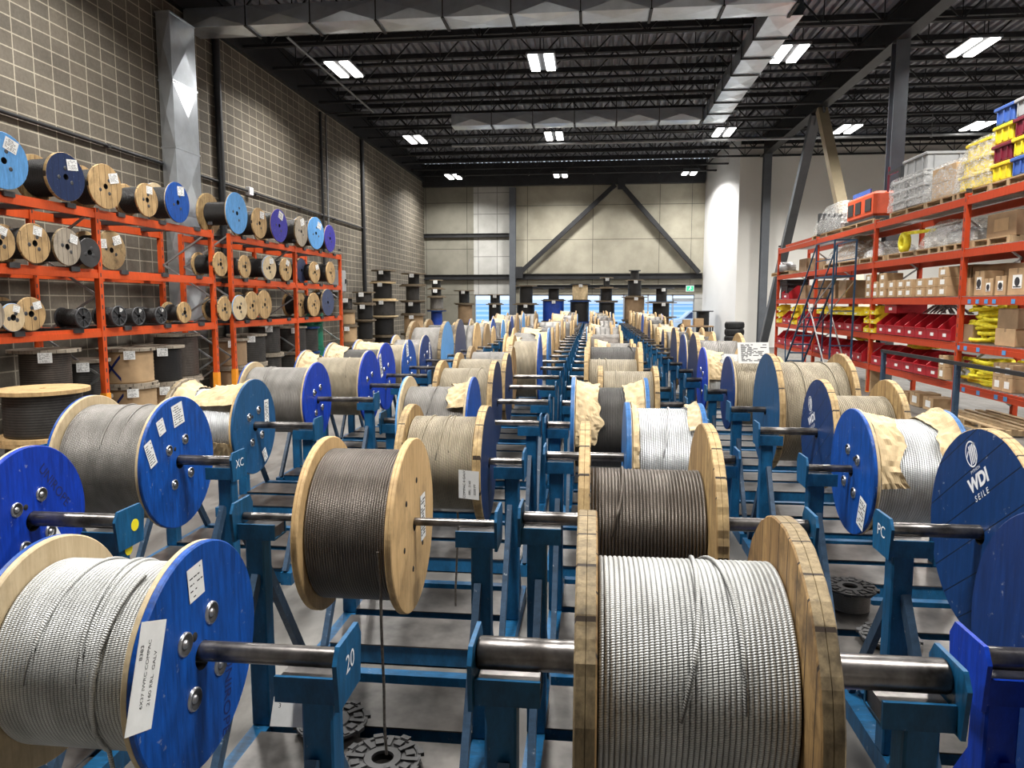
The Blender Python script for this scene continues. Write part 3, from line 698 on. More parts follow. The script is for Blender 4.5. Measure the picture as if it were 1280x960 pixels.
I = place('B', 3, 'reel of grey rope with kraft paper and a bright blue right flange', (511, 470), (590, 470), 'pale', 'cobalt', 'greyrope', d=.010, q=2, ar=.021, wraps=1, rr=.78, seed=7)
paper_wrap(I['r'], I['L'] / 2 - .005, I['L'] / 2 - .14, .2, 2.6, I['t'], 3, .03)
I = place('B', 4, 'navy reel of beige rope fifth from the front left of the gap', (552, 451), (619, 450.5), 'plank2', 'navy', 'beige', d=.011, q=2, wraps=2, seed=8)
I = place('B', 5, 'navy reel of beige rope sixth from the front left of the gap', (573.5, 440.5), (634, 441), 'plank2', 'navy', 'beige', d=.012, q=1, wraps=1, seed=9)
I = place('B', 6, 'brown board reel of grey rope seventh from the front left of the gap', (589, 433), (640, 432), 'plank', 'plank', 'greyrope', d=.012, q=1, wraps=1, seed=10)
I = place('B', 7, 'larger reel of beige rope between navy and bright blue flanges left of the gap', (641, 418), (674, 419), 'navy', 'cobalt', 'beige', d=.014, q=1, seed=11)
I = place('B', 8, 'plywood reel with torn kraft paper far down the row left of the gap', (620, 417), (674, 415), 'ply', 'mid', 'greyrope', q=1, d=.014, R=.46); paper_wrap(I['r'], -I['L'] / 2, -.02, 0, 3, I['t'], 5)
I = place('B', 9, 'small reel with kraft paper and light blue rim left of the gap', (640, 410), (686, 409), 'ply', 'mid', 'greyrope', q=1, d=.014); paper_wrap(I['r'], I['L'] / 2, .02, 0, 3, I['t'], 8)
# --- row A: far left
I = place('A', 0, 'cobalt blue flanged reel cut off by the left edge of the picture', (-95, 560), (30, 557), 'cobalt2', 'cobalt2', 'galv', d=.012, q=2, ar=.032, washers=(1,), sx=(0, .11)); A0 = I
y, z = on_face(I, 1, 68, 607); print_on(I, 1, 'UNIROPE', y, z, -.95, .062)
y, z = on_face(I, 1, 66, 668); stick(I, 1, y, z - .02, .5, label_mesh(.09, .07, None, 3))
I = place('A', 1, 'blue reel with three white labels on its flange, wound with grey rope', (113, 497), (217, 495), 'cobalt', 'cobalt', 'greyrope', d=.0098, q=3, ar=.03, washers=(1,), wraps=2, rr=.86, seed=12, marks={1: 'XC'})
for px, py_, rt, wd, ht, s in ((222, 518, .32, .115, .13, 1), (201, 534, .55, .07, .09, 2), (188, 568, .62, .07, .15, 4)):
    y, z = on_face(I, 1, px, py_); stick(I, 1, y, z, rt * .6, label_mesh(wd, ht, None, s))
I = place('A', 2, 'teal blue reel with crumpled kraft paper round its pale rope', (233, 474), (314, 473), 'grey', 'teal', 'bright', d=.011, q=2, ar=.026, washers=(1,), rr=.78, seed=13)
paper_wrap(I['r'], I['L'] / 2 - .002, -.06, -2.9, 2.5, I['t'], 11, .04); paper_wrap(I['r'], -I['L'] / 2 + .002, -I['L'] / 2 + .12, 0, 3.0, I['t'], 14, .05)
y, z = on_face(I, 1, 333, 515); stick(I, 1, y, z, 0, label_mesh(.075, .20, None, 7)); y, z = on_face(I, 1, 331, 568); stick(I, 1, y, z, .45, label_mesh(.065, .10, None, 8))
I = place('A', 3, 'bright cobalt reel of smooth grey rope behind the teal reel', (317, 453), (394, 452), 'cobalt', 'cobalt2', 'greyrope', d=.011, q=2, washers=(1,), wraps=2, rr=.86, seed=14)
y, z = on_face(I, 1, 389, 544); stick(I, 1, y, z, 0, label_mesh(.06, .06, None, 8))
I = place('A', 4, 'cobalt reel of beige rope with paper over its far flange', (383, 438), (460, 437.5), 'cobalt', 'cobalt2', 'beige', d=.011, q=2, washers=(1,), wraps=1, rr=.80, seed=15); paper_wrap(I['r'], -I['L'] / 2, -I['L'] / 2 + .16, .2, 2.9, I['t'], 17, .05)
y, z = on_face(I, 1, 473, 498); stick(I, 1, y, z, .5, label_mesh(.09, .17, None, 3))
I = place('A', 5, 'cobalt reel with black wrapping and a long white label', (416, 428.5), (481, 428), 'cobalt', 'cobalt2', 'graphite', d=.014, q=2, washers=(1,), rr=.8, seed=16); paper_wrap(I['r'], -I['L'] / 2, -I['L'] / 2 + .2, 0, 2.9, I['t'], 18, .05, 'plypale')
y, z = on_face(I, 1, 476, 457); stick(I, 1, y, z, .3, label_mesh(.09, .30, None, 3))
I = place('A', 6, 'blue reel with a white label near its top, seventh in the far left row', (449, 424.5), (510, 424), 'cobalt', 'cobalt', 'beige', q=1, washers=(1,), d=.014); y, z = on_face(I, 1, 509, 436); stick(I, 1, y, z, .2, label_mesh(.12, .22, None, 3)); paper_wrap(I['r'], -I['L'] / 2, .1, .2, 2.9, I['t'], 21, .03)
I = place('A', 7, 'blue reel with a curved white label strip, eighth in the far left row', (475, 419), (531, 418), 'cobalt', 'navyply', 'greyrope', q=1, washers=(1,), d=.014); y, z = on_face(I, 1, 537, 438); stick(I, 1, y, z, .1, label_mesh(.08, .28, None, 3))
I = place('A', 8, 'tall weathered light blue reel in the far left row', (508, 403), (558, 401), 'skyold', 'skyold', 'greyrope', q=1, d=.016, R=.62)
I = place('A', 9, 'tall dark slate reel behind the light blue one', (530, 402), (574.5, 400.6), 'slate', 'slate', 'graphite', q=1, d=.016, R=.63)
for zz_ in (SADZ + .01, SADZ - .10):
    MB().cyl((.078 if zz_ > SADZ else .043, .03, zz_), (.0795 if zz_ > SADZ else .0445, .03, zz_), .026, 16).build('round_sticker', 'yellow', A0['stand'], ((ROWS['A'][1] + .11) - A0['stand'].location.x, 0, 0))
# --- row C: right of the gap
I = place('C', 0, 'nearest right reel with heavy weathered plank flanges and bright galvanised rope', (732, 657), (990, 658), 'plank', 'plank', 'galv', d=.0125, q=3, ar=.043, wraps=2, rr=.70, seed=4, sx=(-.02, .02)); C0 = I
I = place('C', 1, 'rough wooden reel of dark brown rope right of the gap', (731, 531), (886, 530), 'plank2', 'plank2', 'dark', d=.0135, q=3, ar=.029, wraps=1, rr=.54, seed=21, sx=(-.02, .05)); C1 = I
I = place('C', 2, 'reel of bright silver rope with a kraft lined left flange', (785, 504), (874, 504), 'mid', 'mid', 'bright', d=.0125, q=2, ar=.027, wraps=2, rr=.90, seed=23)
paper_wrap(I['r'], -I['L'] / 2, -I['L'] / 2 + .035, -.6, 3.2, I['t'], 23, .02); paper_wrap(I['r'], I['L'] / 2, I['L'] / 2 - .06, .4, 2.4, I['t'], 25, .03, 'plypale')
I = place('C', 3, 'blue rimmed reel of dull grey rope under torn kraft paper', (718, 472), (806, 472), 'mid', 'mid', 'graphite', d=.011, q=2, rr=.80, seed=24)
paper_wrap(I['r'], -I['L'] / 2, -I['L'] / 2 + .17, .0, 3.4, I['t'], 27, .04); paper_wrap(I['r'], I['L'] / 2, I['L'] / 2 - .14, .4, 2.7, I['t'], 29, .05)
I = place('C', 4, 'wooden reel of beige rope fifth from the front right of the gap', (750, 457.5), (819, 457.5), 'plank2', 'plank2', 'beige', d=.012, q=2, wraps=1, rr=.87, seed=25)
I = place('C', 5, 'wooden reel of beige rope sixth from the front right of the gap', (733, 434), (799, 434), 'plank2', 'plank2', 'beige', d=.014, q=1, wraps=2, rr=.72, seed=26)
I = place('C', 6, 'wooden reel of dark grey rope seventh from the front right of the gap', (735, 427), (800, 427), 'plank2', 'plank2', 'graphite', d=.016, q=1, wraps=1, rr=.86, seed=27)
# --- row D: right-hand row
I = place('D', 0, 'dark blue reel cut off by the right edge of the picture', (1338, 636), (1480, 636), 'navyply', 'navyply', 'galv', q=2, ar=.03, d=.014, sx=(-.105, 0), R=.40, stmat='cobalt2')
I = place('D', 1, 'blue boarded reel with white rope emblem and lettering on its flange', (1240, 538), (1350, 540), 'wik', 'wik', 'beige', q=2, ar=.029, d=.014, seed=31, marks={-1: 'PC'}); D1 = I
I = place('D', 2, 'bright blue reel of shiny rope under crumpled kraft paper', (1072, 511), (1180, 511), 'cobalt', 'mid', 'bright', d=.0125, q=2, ar=.021, washers=(-1,), wraps=1, rr=.84, seed=32); D2 = I
paper_wrap(I['r'], -I['L'] / 2 + .002, -I['L'] / 2 + .15, -1.9, 3.2, I['t'], 31, .03, jag=.5); paper_wrap(I['r'], I['L'] / 2 - .002, I['L'] / 2 - .11, -.8, 3.6, I['t'], 34, .055, jag=.6)
y, z = on_face(I, -1, 1077, 642); stick(I, -1, y, z, -.25, label_mesh(.10, .17, None, 3))
I = place('D', 3, 'navy reel with white emblem and a natural wood far flange', (1027, 475), (1112, 475), 'wik', 'plank2', 'beige', q=2, ar=.028, d=.013, seed=33, rr=.7); D3 = I
I = place('D', 4, 'big teal boarded reel of beige rope in the right-hand row', (962, 442), (1052, 442), 'tealw', 'plank2', 'beige', q=2, ar=.026, d=.0125, wraps=2, rr=.85, seed=34)
y, z = on_face(I, -1, 955, 550); stick(I, -1, y - .1, z, 0, label_mesh(.06, .13, None, 3), mats=('sky', 'ink'))
I = place('D', 5, 'navy reel of tan rope with kraft paper and a white card on top', (912, 444.5), (972, 446), 'navyply', 'ply', 'beige', q=2, d=.013, wraps=1, seed=35, rr=.86); D5 = I
I = place('D', 6, 'cobalt blue reel with kraft covered pale rope in the right-hand row', (880, 434), (925, 434), 'cobalt2', 'ply', 'galv', q=2, d=.013, washers=(-1,), seed=36, rr=.8); paper_wrap(I['r'], -I['L'] / 2, -.02, -1, 3, I['t'], 41, .04)
I = place('D', 7, 'navy reel with pale wood rims and smooth grey rope in the right-hand row', (862, 416), (924, 416), 'navy', 'plank2', 'greyrope', q=1, d=.016, wraps=1, seed=37, rr=.8)
I = place('D', 8, 'narrow blue reel ninth from the front in the right-hand row', (848, 417.5), (890, 417), 'navyply', 'ply', 'graphite', q=1, d=.014, rr=.8)
I = place('D', 9, 'dark blue reel of brown rope tenth in the right-hand row', (826, 410), (862, 408), 'navy', 'plank2', 'graphite', q=1, d=.014, rr=.84)
# --- dangling tails, tags, emblems
def tail(info, px, py0, py1, Y, label=None):
    p0 = onY(px[0], py0, Y); p1 = onY(px[1], py1, Y); t = info['t']; q = [(p0.lerp(p1, k / 6) + Vector((.004 * math.sin(k), .01 * math.sin(k * 2), 0))) - t.location for k in range(7)]
    MB().tube(q, .006, 8).build('rope_tail', 'rope_tail', t)
tail(B1, (472, 484), 690, 942, 2.72); tail(B2, (572, 570), 640, 757, 3.98)
t0 = B2['t']; p = onY(586, 606, 3.93); m = MB(); lb = label_mesh(.16, .125, [('COMPAC 8 GALV', 0, .22, .16), ('RRL  2160', -.1, -.05, .15), ('5500 FT', -.15, -.3, .15)])
c = put('hanging_card', (lambda b: b.data('hanging_card', ['paper', 'ink']))(lb), t0, p - t0.location, (PI / 2 - .35, 0, 0)); c.rotation_euler = (PI / 2 - .3, -PI / 2, 0)
t0 = B0['t']; m = MB(); 
p0 = Vector((.02, -.06, B0['r'] + .004)); tp = []
for k in range(26):
    a = PI / 2 + .25 + k * .085; tp.append((B0['L'] * .30 - .002 * k, math.cos(a) * (B0['r'] + .006), math.sin(a) * (B0['r'] + .006)))
tp += [(B0['L'] * .24, tp[-1][1] - .01, tp[-1][2] - .12), (B0['L'] * .23, tp[-1][1] - .02, tp[-1][2] - .4)]
MB().tube(tp, .0058, 10).build('rope_tail', 'galv', t0)
t0 = D5['t']; p = onY(942, 441, YS['D'][5] - .25); b = label_mesh(.32, .22, None, 4); o = put('label_card', b.data('label_card', ['paper', 'ink']), t0, p - t0.location, (1.25, 0, .1))
def emblem(info, px, py_, k, rot):
    y, z = on_face(info, -1, px, py_); b = MB(); n = 28
    for i in range(n):
        a, c2 = 2 * PI * i / n, 2 * PI * (i + 1) / n
        b.add([(math.cos(a) * 1, 1.25 * math.sin(a) + .2, 0), (math.cos(c2) * 1, 1.25 * math.sin(c2) + .2, 0), (math.cos(c2) * .88, 1.1 * math.sin(c2) + .2, 0), (math.cos(a) * .88, 1.1 * math.sin(a) + .2, 0)], [(0, 1, 2, 3)])
    for i in range(4):
        x = -.45 + .3 * i; b.add([(x, -.75, 0), (x + .17, -.75, 0), (x + .42, 1.0, 0), (x + .2, 1.0, 0)], [(0, 1, 2, 3)])
    b.add([(-.85, .3, 0), (-.85, .12, 0), (-.35, .55, 0), (-.4, .7, 0)], [(0, 1, 2, 3)])
    b.v = [tuple(Vector(v) * k) for v in b.v]; stick(info, -1, y, z, rot, b, 'emblem', ('white',))
    for tx, dn, kk, bo, sp_ in (('PYTHON', 1.35, .42, 0., 1.), ('WDI', 2.45, 1.75, .045, 1.), ('SEILE', 3.75, .78, .012, 1.5)):
        print_on(info, -1, tx, y - math.sin(rot) * dn * k, z - math.cos(rot) * dn * k, rot, k * kk, 'white', bo, sp_)
emblem(D1, 1215, 570, .046, .62); emblem(D3, 1013, 506, .046, .45)

# ------------------------------------------------------------------ the crowded far half of the four rows
rn = random.Random(11)
KN = {'far': 'natural wood', 'plank2': 'rough wood', 'ply': 'plywood', 'navy': 'navy boarded', 'cobalt': 'cobalt blue', 'sky': 'light blue', 'plank': 'weathered wood', 'slate': 'dark slate'}
for row in 'ABCD':
    y = YS[row][-1] + 1.2 if row != 'C' else 10.4; i = len(YS[row]) if row != 'C' else 7
    while y < 33.5:
        a, b, nm = ROWS[row]; wdt = rn.uniform(.42, .62) + (.1 if y > 16 else 0); R = rn.choice((.38, .42, .45, .48, .54)) if y < 20 else rn.choice((.42, .48, .54, .60)); cx = (a + b) / 2 + rn.uniform(-.12, .12)
        if row in 'BC': wl = ['far', 'far', 'far', 'plank2', 'ply', 'navy', 'sky', 'far']
        else: wl = ['cobalt', 'far', 'navy', 'ply', 'far', 'sky'] if row == 'A' else ['navy', 'far', 'cobalt', 'far', 'plank2']
        k = rn.choice(wl); q = 1 if y < 15 else 0; R = round(R, 2); wdt = round(wdt, 1)
        a = min(a, cx - wdt / 2 - .13); b = max(b, cx + wdt / 2 + .13)
        I = reel(f'{KN[k]} rope reel, {ORD[i]} from the front in the {nm}', y, cx - wdt / 2, cx + wdt / 2, R, k, k, rn.choice(('greyrope', 'beige', 'graphite', 'greyrope', 'dark')), 'wire rope reels on stands', q=q, d=.016 if q else .2, rr=rn.choice((.78, .84, .88)))
        if rn.random() < .3: paper_wrap(I['r'], -I['L'] / 2, rn.uniform(-.1, .12), .1, 3, I['t'], i * 3.1, .04, 'kraft', nx=6, na=18)
        short = f'{ORD[i]} reel from the front, {nm}'
        axle(a - .062, b + .062, y, .025, f'steel axle bar through the {short}', 'axle bars')
        stand(a, b, y, f'blue stand under the {short}', 'blue reel stands', simple=y > 16)
        y += rn.uniform(1.15, 1.28); i += 1

# ------------------------------------------------------------------ left racking
def rack(label, xf, depth, ys, levels, mat, low, side, bars, top):
    """pallet racking run: posts front and back, stepped beams, side braces, front-to-back support bars"""
    t = thing('pallet_rack', label, 'storage rack', (xf, ys[0], 0)); s = side      # s: direction of the back, along x
    y0 = ys[0]
    for y in ys:
        for bx in (0, depth):
            x = s * bx
            def mk():
                b = MB().box(-.04, .04, -.045, .045, 0.0, top)
                for k in range(int(top / .16)): b.box(-.0415, .0415, -.012, .012, .3 + k * .16, .36 + k * .16, 1)
                return b.data('upright', [mat, 'darkbar'])
            o = put('upright', cached(('upr', mat, top), mk), t, (x, y - y0, 0))
        o = MB().box(-.05, .05, -.055, .055, .0, low).build('post_guard', 'guard', t, (0, y - y0, 0))
        b = MB(); z = .25; k = 0
        while z < top - .6:
            b.bar((s * .05, y - y0, z if k % 2 else z + .62), (s * (depth - .05), y - y0, z + .62 if k % 2 else z), .03); z += .62; k += 1
        b.build('side_bracing', 'galvbar', t)
    for a, b_ in zip(ys, ys[1:]):
        for z in levels:
            for bx, ss in ((0, -1), (depth, 1)):
                x = s * bx; L = b_ - a - .09
                def mk2(ss=ss):
                    sg = ss * s
                    return MB().prism([(-.022, -.13), (.022, -.13), (.022, 0), (-.022, 0)], 0, L, 'y').box(*sorted((sg * .022, sg * .034)), 0, L, -.13, -.045).box(-.03, .03, -.012, .0, -.17, .02).box(-.03, .03, L, L + .012, -.17, .02).data('beam', mat)
                put('beam', cached(('beam', round(L, 3), ss * s, mat), mk2), t, (x - ss * s * 0, a + .045 - y0, z))
            if bars:
                n = bars; me = cached(('sbar', depth, s, n), lambda: MB().box(*sorted((s * -.06, s * (depth + .05))), -.09, .09, -.05, .018).data('support_bar', 'darkbar'))
                for k in range(n): put('support_bar', me, t, (0, a + (b_ - a) * (k + .5) / n - y0, z))
            else:
                def wire():
                    W = b_ - a - .12; m = MB(); n = int(W / .12)
                    for k in range(n + 1): m.box(*sorted((s * -.03, s * (depth + .03))), W * k / n - .006, W * k / n + .006, 0.001, .014)
                    for k in range(6): q = s * (.03 + (depth - .06) * k / 5); m.box(q - .005, q + .005, 0, W, .0, .008)
                    return m.data('wire_deck', 'galvbar')
                put('wire_deck', cached(('wire', round(b_ - a, 3), s), wire), t, (0, a + .06 - y0, z))
    return t
XF = -7.4; LZ = [1.61, 2.49, 3.38]
rack('orange racking along the left block wall, nearest run, loaded with rope reels', XF, 1.05, [3.75, 7.1, 10.47, 13.85], LZ, 'rack', .62, -1, 3, 3.40)
rack('second orange racking run on the left wall, further back', XF, 1.05, [14.6, 17.93, 21.27], LZ, 'rack', .62, -1, 3, 3.40)

RN = random.Random(3)
def shelf_reel(px, py_, rpx, z, fl, rp, label, grp, ln=.5, rr=.78, back=None, tags=0, dy=0., xo=0.):
    """reel lying on a rack level with one flange towards the aisle"""
    Xf = XF + .12 + xo; p = onX(px, py_, Xf); R = round(rpx * p.y / FPX * 1.0, 2); R = max(.12, R)
    st = FST[fl][4]; xf = Xf; xb = Xf - ln
    I = reel(label, p.y + dy, xb, xf, R, back or fl, fl, rp, grp, rr=rr, d=.02, q=1, ar=.03, zc=z + .019 + R * 1.005, name='rope_reel')
    I['t'].rotation_euler = (0, 0, RN.uniform(-.16, -.04))
    for k in range(3):
        a = 1.2 + 2.1 * k + RN.uniform(-.4, .4); f, tk = I[1]
        put('bolt_hole', cached('bh', lambda: MB().lathe([(0, .028), (.002, .026), (.0025, .012), (.001, 0)], 12).data('bolt_hole', 'darkbar')), f, (tk, R * .36 * math.cos(a), R * .36 * math.sin(a)))
    for k in range(tags):
        a = (1.0, 2.6, -.6)[k] + RN.uniform(-.3, .3); stick(I, 1, R * .66 * math.cos(a), R * .66 * math.sin(a), RN.uniform(-.4, .4), label_mesh(min(.2, R * .55), min(.17, R * .45), None, RN.randint(0, 99)))
    return I
T = 'reels on the top left shelf'
shelf_reel(8, 205, 37, LZ[2], 'sky', 'graphite', 'big light blue reel at the left edge of the top shelf', T, back='plank2', tags=2)
shelf_reel(85, 223, 31, LZ[2], 'navy', 'black', 'navy boarded reel of black rope on the top left shelf', T, ln=.55, back='plank2', tags=1)
shelf_reel(134, 235, 29, LZ[2], 'board', 'black', 'natural plywood reel beside the navy one on the top left shelf', T, ln=.45, tags=1)
shelf_reel(185, 252, 21.5, LZ[2], 'board', 'black', 'smaller plywood reel of black rope between plywood and blue reels, top left shelf', T, ln=.42, tags=1)
shelf_reel(223, 256, 26, LZ[2], 'cobalt', 'black', 'blue reel with a white label on top shelf in front of the riser duct', T, ln=.45, tags=1)
shelf_reel(297, 269, 26, LZ[2], 'sky', 'black', 'light blue reel of black rope on the second rack top, with yellow sticker', T, ln=.66, rr=.56, back='plank2')
shelf_reel(325, 282, 19.5, LZ[2], 'board', 'black', 'plywood reel right of the light blue reel on the second rack top', T, tags=1)
shelf_reel(350, 286, 20.5, LZ[2], 'violet', 'black', 'violet blue reel on the second rack top', T, tags=1)
shelf_reel(377, 293, 19, LZ[2], 'grey', 'black', 'grey timber reel on the second rack top', T, tags=1)
shelf_reel(396, 295, 20, LZ[2], 'sky', 'black', 'light blue reel near the far end of the second rack top', T, tags=1)
shelf_reel(413, 301, 17, LZ[2], 'violet', 'black', 'violet reel last on the second rack top', T, ln=.4)
T = 'reels on the middle left shelf'
shelf_reel(2, 305, 25, LZ[1], 'board', 'black', 'plywood reel cut by the left edge on the middle shelf', T, tags=1)
shelf_reel(45, 304, 26, LZ[1], 'board', 'black', 'clean plywood reel second on the middle left shelf', T, tags=1)
shelf_reel(85, 308, 25, LZ[1], 'grey', 'black', 'grey timber reel with tilted white label on the middle left shelf', T, tags=1)
shelf_reel(113, 311, 19, LZ[1], 'plastic', 'black', 'black reel half hidden behind the rack upright, middle left shelf', T, ln=.3)
shelf_reel(141, 310, 25.5, LZ[1], 'osb', 'black', 'strand board reel with two labels on the middle left shelf', T, tags=2, xo=-.28)
for px, py_, r, fl, lb in ((277, 334, 16, 'board', 'plywood reel behind the gap between racks, middle shelf'), (307, 334, 14.5, 'board', 'first plywood reel on the second rack middle shelf'), (338, 335, 15.5, 'pale', 'second pale reel on the second rack middle shelf'), (358.5, 338, 14.5, 'board', 'third knotty plywood reel on the second rack middle shelf'), (377.5, 338, 15.5, 'slate', 'dark slate reel on the second rack middle shelf'), (394.5, 343, 13.5, 'board', 'plywood reel with blue sticker on the second rack middle shelf'), (414, 342, 14, 'board', 'last plywood reel on the second rack middle shelf')):
    shelf_reel(px, py_, r, LZ[1], fl, 'black', lb, T, tags=RN.randint(0, 1), xo=-.25 if fl == 'slate' else 0.)
T = 'reels on the lower left shelf'
shelf_reel(-12, 385, 25, LZ[0], 'grey', 'graphite', 'grey reel cut by the left edge on the lower shelf', T)
shelf_reel(18, 392, 19, LZ[0], 'pale', 'graphite', 'small pale reel with film wrapping on the lower left shelf', T, tags=1)
shelf_reel(42, 389, 23, LZ[0], 'board', 'black', 'larger plywood reel with a low label on the lower left shelf', T, tags=1)
for px, py_, r, fl, lb in ((105, 396, 14, 'plastic', 'black spoked plastic spool left of the rack upright, lower shelf'), (150, 395, 13.5, 'plastic', 'black plastic spool with white card, second on the lower shelf'), (174, 396, 12, 'plastic', 'black plastic spool with white card, third on the lower shelf'), (202, 394, 11.5, 'plastic', 'black plastic spool with blue card on the lower shelf'), (232, 391, 14, 'board', 'plywood reel of greyish rope at the end of the lower shelf'), (282, 391, 16, 'board', 'plywood reel seen between the two racks, lower shelf'), (301, 391, 16, 'pale', 'first pale reel on the second rack lower shelf'), (316.5, 384, 18, 'board', 'second plywood reel on the second rack lower shelf'), (331.5, 383, 18.5, 'board', 'third tall plywood reel on the second rack lower shelf'), (376, 384, 15.5, 'board', 'plywood reel behind the second rack upright, lower shelf'), (393.5, 384, 15, 'board', 'plywood reel right of the upright, lower shelf'), (410.5, 381, 17, 'slate', 'grey reel last on the second rack lower shelf')):
    I = shelf_reel(px, py_, r, LZ[0], fl, 'black', lb, T, ln=.36, rr=.85 if fl == 'plastic' else .78, tags=1 if 'card' in lb else 0, xo=-.22 if 'behind' in lb else 0.)
    if fl == 'plastic':
        b = MB(); R = I['r'] / .85
        for k in range(8): a = k * PI / 4; b.bar((.004, .22 * R * math.cos(a), .22 * R * math.sin(a)), (.004, .9 * R * math.cos(a), .9 * R * math.sin(a)), .012, R * .14, up=(1, 0, 0))
        b.lathe([(-.004, R * .86), (.012, R * .88), (.012, R * .99), (-.004, R)], 28); b.build('spoke_ribs', 'darkbar', I[1][0], (.02, 0, 0))

# ------------------------------------------------------------------ reels standing on end
def vreel(x, y, z, R, rc, h, core, fm, label, grp, card=None, seg=28, tk=None, name='wire_rope_reel', wrapx=False):
    t = thing(name, label, 'reel', (x, y, z), grp, RN.uniform(0, 6.2)); tk = tk or max(.02, min(.045, h * .11))
    def fl(z0): return MB().lathe([(z0, .04), (z0, R), (z0 + tk, R), (z0 + tk, .04)], seg, 'z', closed=True, sm=False, jit=.006).data('flange', fm)
    put('flange', cached(('vf', round(R, 2), round(tk, 3), fm), lambda: fl(0)), t); put('flange', cached(('vf', round(R, 2), round(tk, 3), fm), lambda: fl(0)), t, (0, 0, h - tk))
    L = h - 2 * tk - .004; n = max(5, int(L / .03)); pr = [(L * i / n, rc * (1 + (.012 if i % 2 else 0))) for i in range(n + 1)] + [(L, .05), (0, .05)]
    uv = list(range(n + 1)) + [0, 0]
    o = MB().lathe(pr, seg, 'z', closed=True, uvw=uv).build('rope_winding' if core not in ('kraft', 'card', 'cardbrown') else 'cardboard_wrap', core, t, (0, 0, tk + .002))
    if wrapx:
        b = MB()
        for s1 in (-1, 1):
            for q in range(8):
                f0, f1 = -1 + q / 4, -1 + (q + 1) / 4; a0, a1 = -t.rotation_euler.z - PI / 2 + .35 * f0, -t.rotation_euler.z - PI / 2 + .35 * f1; zz = L / 2
                e = [(math.cos(a) * (rc + .016), math.sin(a) * (rc + .016), zz + s1 * f * L * .36 + u) for a, f, u in ((a0, f0, -.03), (a1, f1, -.03), (a1, f1, .03), (a0, f0, .03))]
                b.add(e, [(0, 1, 2, 3)])
        b.build('tape_cross', 'inkblue', o)
    if card is not None:
        a = card - t.rotation_euler.z; b = label_mesh(.17, .14, None, RN.randint(0, 99)); c = b.build('label_card', ['paper', 'ink'], t, (math.cos(a) * (R + .012), math.sin(a) * (R + .012), h - .10), (PI / 2, 0, a + PI / 2))
    return t
G = 'reels stored on end under the left racking'
def vstack(px, y, items, where, grp, x=None):
    """items from the floor up: (height, flange radius, core radius, core, flange timber, card)"""
    X = onY(px, 400, y).x if x is None else x; z = 0.
    for k, (h, R, rc, core, fm, card) in enumerate(items):
        pos = 'bottom' if k == 0 else ('top' if k == len(items) - 1 else ('second' if k == 1 else ORD[k]))
        cn = {'black': 'black rope', 'graphite': 'dark grey rope', 'greyrope': 'grey rope', 'card': 'cardboard wrapped', 'cardbrown': 'brown wrapped', 'green': 'green', 'tarp': 'blue tarpaulin wrapped', 'kraft': 'kraft paper wrapped', 'dark': 'brown rope'}[core]
        vreel(X + RN.uniform(-.03, .03), y, z + .002 * k, R, rc, h, core, fm, f'{cn} reel, {pos} of stack {where}', grp, card, wrapx=(core == 'card' and where.startswith('right of')))
        z += h
C0_ = -.9
vstack(28, 8.0, [(.40, .50, .40, 'graphite', 'ply', None), (.59, .50, .41, 'graphite', 'ply', None)], 'at the left edge below the first rack', G, x=-6.45)
vstack(70, 9.7, [(.72, .43, .38, 'green', 'green', None), (.62, .46, .32, 'dark', 'greywood', C0_)], 'with a green drum left of the orange upright', G, x=-7.75)
vstack(112, 10.66, [(.5, .40, .33, 'graphite', 'greywood', None), (.62, .41, .34, 'graphite', 'greywood', C0_)], 'behind the first orange upright', G, x=-7.93)
vstack(160, 11.6, [(.62, .46, .40, 'card', 'greywood', C0_), (.62, .46, .40, 'card', 'greywood', C0_)], 'right of the first orange upright', G, x=-7.75)
vstack(200, 12.5, [(.55, .43, .38, 'cardbrown', 'greywood', C0_), (.68, .43, .36, 'black', 'greywood', C0_)], 'in the middle of the bay below the plastic spools', G, x=-7.75)
vstack(235, 13.4, [(.55, .42, .34, 'cardbrown', 'greywood', None), (.85, .44, .39, 'dark', 'greywood', None)], 'before the end upright of the first rack', G, x=-7.93)
for k, (yy, it, wh) in enumerate(((15.2, [(.6, .44, .38, 'cardbrown', 'greywood', None), (.62, .44, .38, 'cardbrown', 'greywood', C0_)], 'at the start of the second rack'), (16.13, [(.6, .44, .40, 'graphite', 'greywood', C0_), (.68, .44, .40, 'graphite', 'greywood', C0_)], 'in the first bay of the second rack'), (17.06, [(.75, .44, .37, 'graphite', 'greywood', None), (.72, .44, .36, 'graphite', 'greywood', C0_)], 'before the middle upright of the second rack'), (18.5, [(.7, .44, .4, 'graphite', 'greywood', None), (.68, .44, .4, 'graphite', 'greywood', C0_)], 'in the second bay of the second rack'), (19.42, [(.62, .44, .38, 'black', 'greywood', None), (.72, .44, .38, 'graphite', 'blueplank', None)], 'towards the far end of the second rack'), (20.4, [(.7, .36, .34, 'green', 'green', None), (.75, .36, .34, 'green', 'green', None), (.6, .36, .34, 'green', 'green', None)], 'made of green drums at the far end upright'))):
    vstack(0, yy, it, wh, G, x=-7.85 if k != 5 else -8.0)
